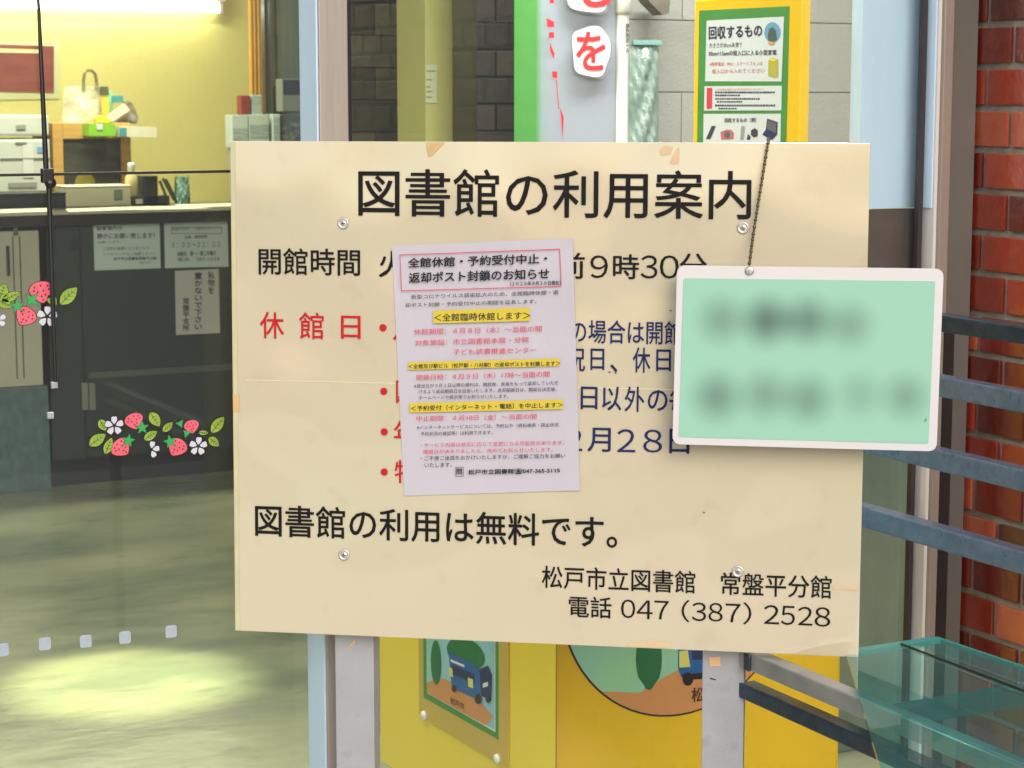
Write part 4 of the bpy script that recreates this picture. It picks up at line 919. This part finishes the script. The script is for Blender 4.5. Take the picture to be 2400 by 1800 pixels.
for pts, m in (([(998, 334), (1043, 334), (1012, 366), (1004, 368)], m_tape), ([(1546, 352), (1560, 341), (1578, 345), (1570, 362), (1548, 364)], m_tape2), ([(1584, 352), (1592, 346), (1592, 380), (1580, 386), (1570, 380)], m_tape2), ([(1472, 1505), (1574, 1505), (1573, 1518), (1472, 1515)], m_tape2), ([(546, 925), (562, 925), (562, 966), (547, 966)], m_tape), ([(1952, 1374), (2012, 1377), (2012, 1384), (1952, 1380)], m_tape2)):
    obj('tape_residue', G().prism(B, [B.uv(*p) for p in pts], .0002, .0011), m, board)
g = G()
for x, y in ((1429, 872), (1443, 874), (1650, 1201), (1572, 728)):
    c = B.uv(x, y); g.poly(B, [(c[0] + .0016 * math.cos(k) * (1 + .4 * math.sin(3 * k)), c[1] + .0013 * math.sin(k)) for k in [6.283 * i / 9 for i in range(9)]], .0012)
obj('scuff', g, M('scuff_brown', (120, 92, 66), .8), board)
for x, y in ((805, 523), (1742, 534), (807, 1300), (1730, 1339)):
    c = B.uv(x, y); g = G(); g.lathe(B.at(c[0], c[1], .0012), [(.0082, 0), (.0082, .0008), (.0074, .0014), (.006, .0016), (.0055, .001), (.0035, .0012), (.003, .0018)], B.n); sc = obj('screw', g, m_screw, board, True)
    g = G(); g.fbox(B, c[0] - .0028, c[1] - .0005, c[0] + .0028, c[1] + .0005, .0028, .0032); g.fbox(B, c[0] - .0005, c[1] - .0028, c[0] + .0005, c[1] + .0028, .00325, .0034); obj('slot', g, m_dark, sc)
# posts: vertical, behind the board
V = Frame(o0 - B.n * .0135 + Vector((0, 0, 0)), bd, (0, 0, 1))
for (xa1, xb1) in ((785, 876), (1647, 1745)):
    ya = 1500
    a = V.uv(xa1, 1520)[0]; b = V.uv(xb1, 1560)[0]
    g = G(); g.fbox(V, a, -V.o.z, b, -.03, -.035, 0, bev=.0015); leg = obj('post', g, m_steel_w, t)
    px = xa1 + 40
    q = [V.uv(*p) for p in (((808, 1525), (832, 1498), (834, 1506), (812, 1522)) if xa1 < 1000 else ((1662, 1540), (1688, 1538), (1689, 1560), (1664, 1562)))]
    obj('tape_residue', G().prism(V, q, .0003, .0011), M('tan_residue', (200, 160, 120), .6), leg)

q = [V.uv(*p) for p in ((1664, 1588), (1678, 1592), (1678, 1594), (1664, 1591))]
obj('scratch', G().prism(V, q, .0003, .0008), m_dark, leg)
# laminated notice on the sign
TN = .0055
def nb(*p): return [B.uv(*x, TN) for x in p]
q = nb((917, 577), (1342, 559), (1359, 1150), (946, 1163))
t = thing('laminated_notice', 'white laminated closure notice taped over the cream board', 'notice', B.at((q[0][0] + q[1][0]) / 2, q[3][1], .003))
N_ = [Vector(x) for x in q]
m_lam = M('laminated_paper', (180, 178, 190), .3, var=.02, coat=1, coatr=.05, bump=.003, bscale=14, stretch=(1, 1, .35))
g = G(); nu, nv = 22, 30
def npt(a, b): return (N_[0] * (1 - a) + N_[1] * a) * (1 - b) + (N_[3] * (1 - a) + N_[2] * a) * b
def nw(a, b): return .0018 + .0022 * a ** 8 * (1 - .3 * b) + .001 * max(0, .12 - b) / .12 * math.sin(a * 40) ** 2 + .0014 * a ** 4 * math.sin(b * 9) ** 2
for zoff in (0, -.0012):
    for j in range(nv):
        for i in range(nu):
            a, b = i / (nu - 1), j / (nv - 1); p = npt(a, b); g.v.append(B.at(p.x, p.y, nw(a, b) + zoff))
for s_ in (0, nu * nv):
    for j in range(nv - 1):
        for i in range(nu - 1):
            f = [s_ + j * nu + i, s_ + (j + 1) * nu + i, s_ + (j + 1) * nu + i + 1, s_ + j * nu + i + 1]
            g.f.append(f if s_ == 0 else f[::-1]); g.m.append(0); g.tone.append(.5)
def rim(a, b):
    k = len(g.v); g.v += [g.v[a], g.v[b], g.v[b + nu * nv], g.v[a + nu * nv]]; g.f.append([k, k + 1, k + 2, k + 3]); g.m.append(0); g.tone.append(.5)
for i in range(nu - 1): rim(i, i + 1); rim((nv - 1) * nu + i + 1, (nv - 1) * nu + i)
for j in range(nv - 1): rim((j + 1) * nu, j * nu); rim(j * nu + nu - 1, (j + 1) * nu + nu - 1)
obj('sheet', g, m_lam, t, True)
WN = TN + .0004
m_nb = M('notice_black', (22, 22, 34), .5, spec=.3); m_nr = M('notice_red', (196, 48, 78), .5); m_ny = M('notice_highlight', (192, 174, 50), .4); m_nf = M('notice_frame_red', (196, 60, 84), .4)
hl = G(); bk = G(); rd = G(); fr_ = G()
for p in (((1015.6, 727.6), (1242, 721), (1242, 752.5), (1015.6, 758)), ((957, 849), (1312, 840), (1312, 858), (957, 867)), ((960, 945), (1319.6, 936), (1319.6, 959), (960, 967))): obj('highlight', G().poly(B, nb(*p), WN - .0002), m_ny, t)
def ln(g, s_, x0, y0, x1, y1, h0, h1, off=.01): obj('lettering', G().text(s_, B, nb((x0, y0), (x1, y1), (x1, y1 + h1), (x0, y0 + h0)), WN + .0002, off), m_nr if g is rd else m_nb, t)
ln(bk, '全館休館・予約受付中止・', 957, 605, 1282, 594, 22, 23, .03)
ln(bk, '返却ポスト封鎖のお知らせ', 959, 639, 1287, 629, 24, 24, .03)
ln(bk, '（２０２０年４月２０日現在）', 1196, 660, 1314, 657.5, 10, 10, .02)
ln(bk, '新型コロナウイルス感染拡大のため、全館臨時休館・返', 963.6, 690.5, 1309.5, 679.5, 10.5, 10.5)
ln(bk, '却ポスト封鎖・予約受付中止の期間を延長します。', 950, 710.2, 1257.5, 701, 10, 10)
ln(bk, '＜全館臨時休館します＞', 1018, 735.5, 1243, 730, 18, 18, .012)
ln(rd, '休館期間：４月８日（水）～当面の間', 970.4, 770.6, 1270, 762.6, 14.5, 14.5)
ln(rd, '対象施設：市立図書館本館・分館', 972.7, 797, 1239.4, 788.5, 13.5, 14)
ln(rd, '子ども読書推進センター', 1062, 818, 1257.5, 813, 13.5, 14)
ln(bk, '＜全館及び駅ビル（松戸駅・八柱駅）の返却ポストを封鎖します＞', 958, 853.5, 1313, 846, 11, 11, .015)
ln(rd, '閉鎖日時：４月９日（木）17時～当面の間', 976, 878, 1288, 869.5, 13.5, 14)
ln(bk, '※貸出日が３月１日以降の資料は、開館後、余裕をもって返却していただ', 970.4, 900, 1309.5, 892, 9.5, 9.5)
ln(bk, 'けるよう返却期限日を延長いたします。返却期限日は、開館日決定後、', 981.7, 913.4, 1305, 907, 9.5, 9.5)
ln(bk, 'ホームページや掲示等でお知らせいたします。', 981.7, 927, 1192, 923.6, 9.5, 9.5)
ln(bk, '＜予約受付（インターネット・電話）を中止します＞', 963.6, 951, 1319, 942.5, 12.5, 12.5, .015)
ln(rd, '中止期間：４月10日（金）～当面の間', 976, 974.5, 1257.5, 969, 13, 13)
ln(bk, '※インターネットサービスについては、予約以外（資料検索・貸出状況', 977, 997, 1309.5, 990.5, 9.5, 9.5)
ln(bk, '予約状況の確認等）は利用できます。', 986, 1012, 1154.6, 1008.6, 9.5, 9.5)
ln(rd, '・サービス内容は状況に応じて変更になる可能性があります。', 986, 1038.5, 1323, 1032, 10, 10)
ln(rd, '開館日が決まりましたら、改めてお知らせいたします。', 993, 1053.8, 1296, 1048.5, 10, 10)
ln(bk, '・ご不便ご迷惑をおかけいたしますが、ご理解ご協力をお願い', 986, 1069, 1325, 1062.5, 10.5, 10.5)
ln(bk, 'いたします。', 995, 1085, 1059.7, 1083.6, 10.5, 10.5)
ln(bk, '問', 1070.5, 1098, 1083, 1098, 14, 14, .02); ln(bk, '松戸市立図書館☎047-365-5115', 1098, 1100.5, 1312, 1096.5, 12.5, 12, .03)
for k in range(4):
    c4 = ((1068, 1094.5), (1085.5, 1094.5), (1085.5, 1116), (1068, 1116)); a, b = c4[k], c4[(k + 1) % 4]
    dx, dy = (0, 1) if abs(a[0] - b[0]) > 2 else (1, 0); bk.poly(B, nb(a, b, (b[0] + dx, b[1] + dy), (a[0] + dx, a[1] + dy)), WN + .0002)
c4 = ((936.5, 596.5), (1310.6, 583), (1314.5, 670), (940, 680.6))
for k in range(4):
    a, b = c4[k], c4[(k + 1) % 4]; dx, dy = (0, 2.0) if abs(a[0] - b[0]) > 20 else (1.8, 0)
    fr_.poly(B, nb(a, b, (b[0] + dx, b[1] + dy), (a[0] + dx, a[1] + dy)), WN)
obj('box_outline', bk, m_nb, t); obj('red_frame', fr_, m_nf, t)

# hanging plaque with bead chain
PW = .045
def pq(*p): return [B.uv(*x, PW) for x in p]
oq = pq((1587, 622), (2212, 630), (2195, 1058), (1576, 1041))
def rounded(q, r, n=6):
    out = []; q = [Vector(x) for x in q]
    for i in range(4):
        p, a, b = q[i], q[i - 1], q[(i + 1) % 4]; da = (a - p).normalized() * r; db = (b - p).normalized() * r
        for k in range(n + 1):
            s_ = k / n; out.append(tuple((p + da) * (1 - s_) ** 2 + p * 2 * s_ * (1 - s_) + (p + db) * s_ ** 2))
    return out
t = thing('hanging_plaque', 'mint green plaque with white rim and soft grey marks on a chain', 'plaque', B.at((oq[0][0] + oq[1][0]) / 2, oq[2][1], PW))
pbody = obj('rim', G().prism(B, rounded(oq, .012), PW - .008, PW), M('white_rim', (200, 200, 204), .3, var=.02, coat=.4), t)
iq = pq((1602, 652), (2192, 659), (2176, 1040), (1591, 1024))
# mint face with nine soft faded marks (object-space, on the panel itself)
m_mintp = bpy.data.materials.new('mint_face'); m_mintp.use_nodes = True
tn = m_mintp.node_tree; bs = tn.nodes['Principled BSDF']; bs.inputs['Roughness'].default_value = .5
tc = tn.nodes.new('ShaderNodeTexCoord'); acc = None
base_loc = ROOT[t.name]
marks = [(1690, 750, 42, 50, .45), (1797, 752, 45, 50, .75), (1893, 752, 45, 48, .65), (1990, 762, 45, 45, .42), (1680, 930, 44, 52, .55), (1794, 926, 44, 50, .45), (1894, 936, 46, 48, .5), (2015, 925, 40, 46, .28), (2122, 930, 42, 48, .42)]
for px, py, rx, ry, st in marks:
    c = B.uv(px, py, PW); p = B.at(c[0], c[1], PW) - base_loc; sc = B.uv(px + 100, py, PW)[0] - c[0]
    rad = (rx + ry) / 2 / 100 * sc * 1.85
    vm = tn.nodes.new('ShaderNodeVectorMath'); vm.operation = 'DISTANCE'; vm.inputs[1].default_value = p; tn.links.new(tc.outputs['Object'], vm.inputs[0])
    mr = tn.nodes.new('ShaderNodeMapRange'); mr.interpolation_type = 'SMOOTHSTEP'; mr.inputs[1].default_value = 0; mr.inputs[2].default_value = rad; mr.inputs[3].default_value = min(1, st * 1.2); mr.inputs[4].default_value = 0
    tn.links.new(vm.outputs['Value'], mr.inputs[0])
    if acc is None: acc = mr.outputs[0]
    else:
        ad = tn.nodes.new('ShaderNodeMath'); ad.operation = 'ADD'; ad.use_clamp = True; tn.links.new(acc, ad.inputs[0]); tn.links.new(mr.outputs[0], ad.inputs[1]); acc = ad.outputs[0]
mx = tn.nodes.new('ShaderNodeMix'); mx.data_type = 'RGBA'; mx.inputs[6].default_value = (*lin((136, 186, 166)), 1); mx.inputs[7].default_value = (*lin((66, 94, 84)), 1)
tn.links.new(acc, mx.inputs[0]); tn.links.new(mx.outputs[2], bs.inputs['Base Color'])
obj('face', G().prism(B, rounded(iq, .003), PW + .0002, PW + .0009), m_mintp, t)
c = B.uv(2166, 983, PW); g = G(); g.poly(B, [(c[0] + .003 * math.cos(a) , c[1] + .003 * math.sin(a)) for a in [-1.4 + 2.2 * k / 6 for k in range(7)]] + [(c[0] + .002 * math.cos(a), c[1] + .002 * math.sin(a)) for a in [.8 - 2.2 * k / 6 for k in range(7)]], PW + .0012); obj('mark', g, m_dark, t)
g = G()
a = B.uv(1800, 332, .004); b = B.uv(1766, 548, .008); c = B.uv(1757, 626, .03)
pth = [B.at(a[0], .004, -.014), B.at(a[0], .0045, -.004), B.at(a[0], a[1] - .002, .005), B.at(b[0], b[1], .012), B.at(c[0], c[1] + .002, PW + .002)]
seg = []
for i in range(len(pth) - 1):
    L = (pth[i + 1] - pth[i]).length; n = max(2, int(L / .0046))
    seg += [pth[i] + (pth[i + 1] - pth[i]) * k / n for k in range(n)]
for i, p in enumerate(seg): g.ball(p, .0021 if i % 2 else .0027, n=5)
g.tube(pth, .0007, n=5)
obj('bead_chain', g, M('antique_bead_chain', (104, 92, 70), .35, .8), t, True)
c = B.uv(1757, 634, PW); g = G(); g.lathe(B.at(c[0], c[1], PW + .0012), [(.006, 0), (.006, .0015), (.004, .002)], B.n); obj('eyelet', g, m_screw, t, True)

# ================================================================ RAILING AND GLASS SHELF
XR, XU = 1.60, 2.05
FR = side(XR); FU = side(XU)
t = thing('railing', 'weathered steel railing of square bars running along the brick wall', 'railing', (XU, 1.6, 0))
for k, (pxs, pys, pxe, pye, th, m) in enumerate(((2230, 752, 2400, 790, .026, m_galv_d), (2240, 905, 2400, 945, .031, m_galv), (2190, 1067, 2400, 1128, .032, m_galv), (2020, 1202, 2400, 1318, .034, m_galv))):
    z = FU.uv((pxs + pxe) / 2, (pys + pye) / 2)[1]
    g = G(); g.box((XU - .014, .2, z - th / 2), (XU + .016, 2.77, z + th / 2), bev=.003); obj('bar', g, m, t)
    if k == 3: zl4 = z
    if k == 0: zl1 = z
g = G(); g.box((XU + .0165, .24, 0), (XU + .05, .28, zl1 + .05), bev=.003); obj('post', g, m_galv_d, t)
g = G(); g.box((XU + .0165, 2.735, zl4 - .02), (XU + .03, 2.768, zl1 + .02), bev=.003); obj('end_plate', g, m_galv_d, t)
for z in (zl4 + .03, (zl4 + zl1) / 2, zl1 - .02): g = G(); g.lathe((XU + .016, 2.752, z), [(.006, -.0025), (.006, 0), (.0045, .0005)], (-1, 0, 0)); obj('bolt', g, m_screw, t, True)
t = thing('low_rail', 'pair of low square steel rails under the teal glass shelf', 'railing', (XR, 1.6, 0))
ystart = 2.36
for k, (pxs, pys, pxe, pye, th, m) in enumerate(((1760, 1543, 2300, 1773, .025, M('grey_steel_bar', (166, 166, 164), .35, .4, rgb2=(134, 136, 138), vscale=14)), (1750, 1630, 2240, 1820, .022, m_galv_d))):
    z = FR.uv((pxs + pxe) / 2, (pys + pye) / 2)[1]
    g = G(); g.box((XR - .012, .2, z - th / 2), (XR + .015, ystart, z + th / 2), bev=.003); obj('bar', g, m, t)
g = G(); g.box((XR - .010, .24, 0), (XR + .013, .27, z - .0135), bev=.003); obj('post', g, m_galv_d, t)
c = FR.uv(1790, 1560); g = G(); g.fbox(FR, c[0] - .026, c[1] - .01, c[0] - .012, c[1] + .014, .0125, .017, bev=.002); obj('bracket', g, m_galv_d, t)
# glass shelf resting on the railing, between railing and brick wall
zg = FR.uv(2030, 1658)[1] + .0145
d = ray(2190, 1503); k = (zg - 1.5) / d.z; yk = d.y * k; xr = d.x * k
t = thing('glass_shelf', 'teal tinted glass shelf on the railing bars before the brick wall', 'shelf', ((XR + xr) / 2, 1.8, zg))
SH = [(q.x * (zg - 1.5) / q.z, q.y * (zg - 1.5) / q.z) for q in (ray(*p) for p in ((1984, 1542), (2190, 1503), (2460, 1595), (2460, 1860), (2078, 1860)))]
FZ = Frame((0, 0, zg), (1, 0, 0), (0, 1, 0))
g = G(); g.prism(FZ, SH, 0, .006)
for i, f in enumerate(g.f): g.m[i] = 0
g.fbox(FZ, SH[0][0] + .001, SH[0][1] + .0003, SH[1][0], SH[1][1] + .004, .0, .0062, 1)
d_ = (Vector(SH[2]) - Vector(SH[1])); nn = Vector((-d_.y, d_.x)).normalized() * .006
g.prism(FZ, [SH[1], SH[2], (SH[2][0] + nn.x, SH[2][1] + nn.y), (SH[1][0] + nn.x, SH[1][1] + nn.y)], 0, .0062, 1)
obj('pane', g, [m_shelf, m_shelf_edge], t)
d1 = ray(2112, 1522); k1 = (zg - 1.5) / d1.z; d2 = ray(2440, 1648); k2 = (zg - 1.5) / d2.z
g = G(); g.tube([Vector((d1.x * k1, d1.y * k1, zg + .0078)), Vector((d2.x * k2, d2.y * k2, zg + .0078))], .0016, n=6); obj('black_seal', g, m_dark, t)
d = ray(2290, 1672); k = (zg - .03 - 1.5) / d.z; yy = d.y * k
g = G(); g.box((XR + .016, yy - .012, zg - .027), (xr - .01, yy + .012, zg - .002), bev=.002); obj('cross_bar', g, M('teal_grey_bar', (60, 96, 96), .4, .4), t)
d = ray(2050, 1715); k = (zg - .03 - 1.5) / d.z
g = G(); g.tube([Vector((XR + .014, d.y * k, zg - .03)), Vector((XR + .05, d.y * k + .01, zg - .016)), Vector((XR + .07, d.y * k + .012, zg - .003))], .005); obj('clip', g, m_galv, t, True)
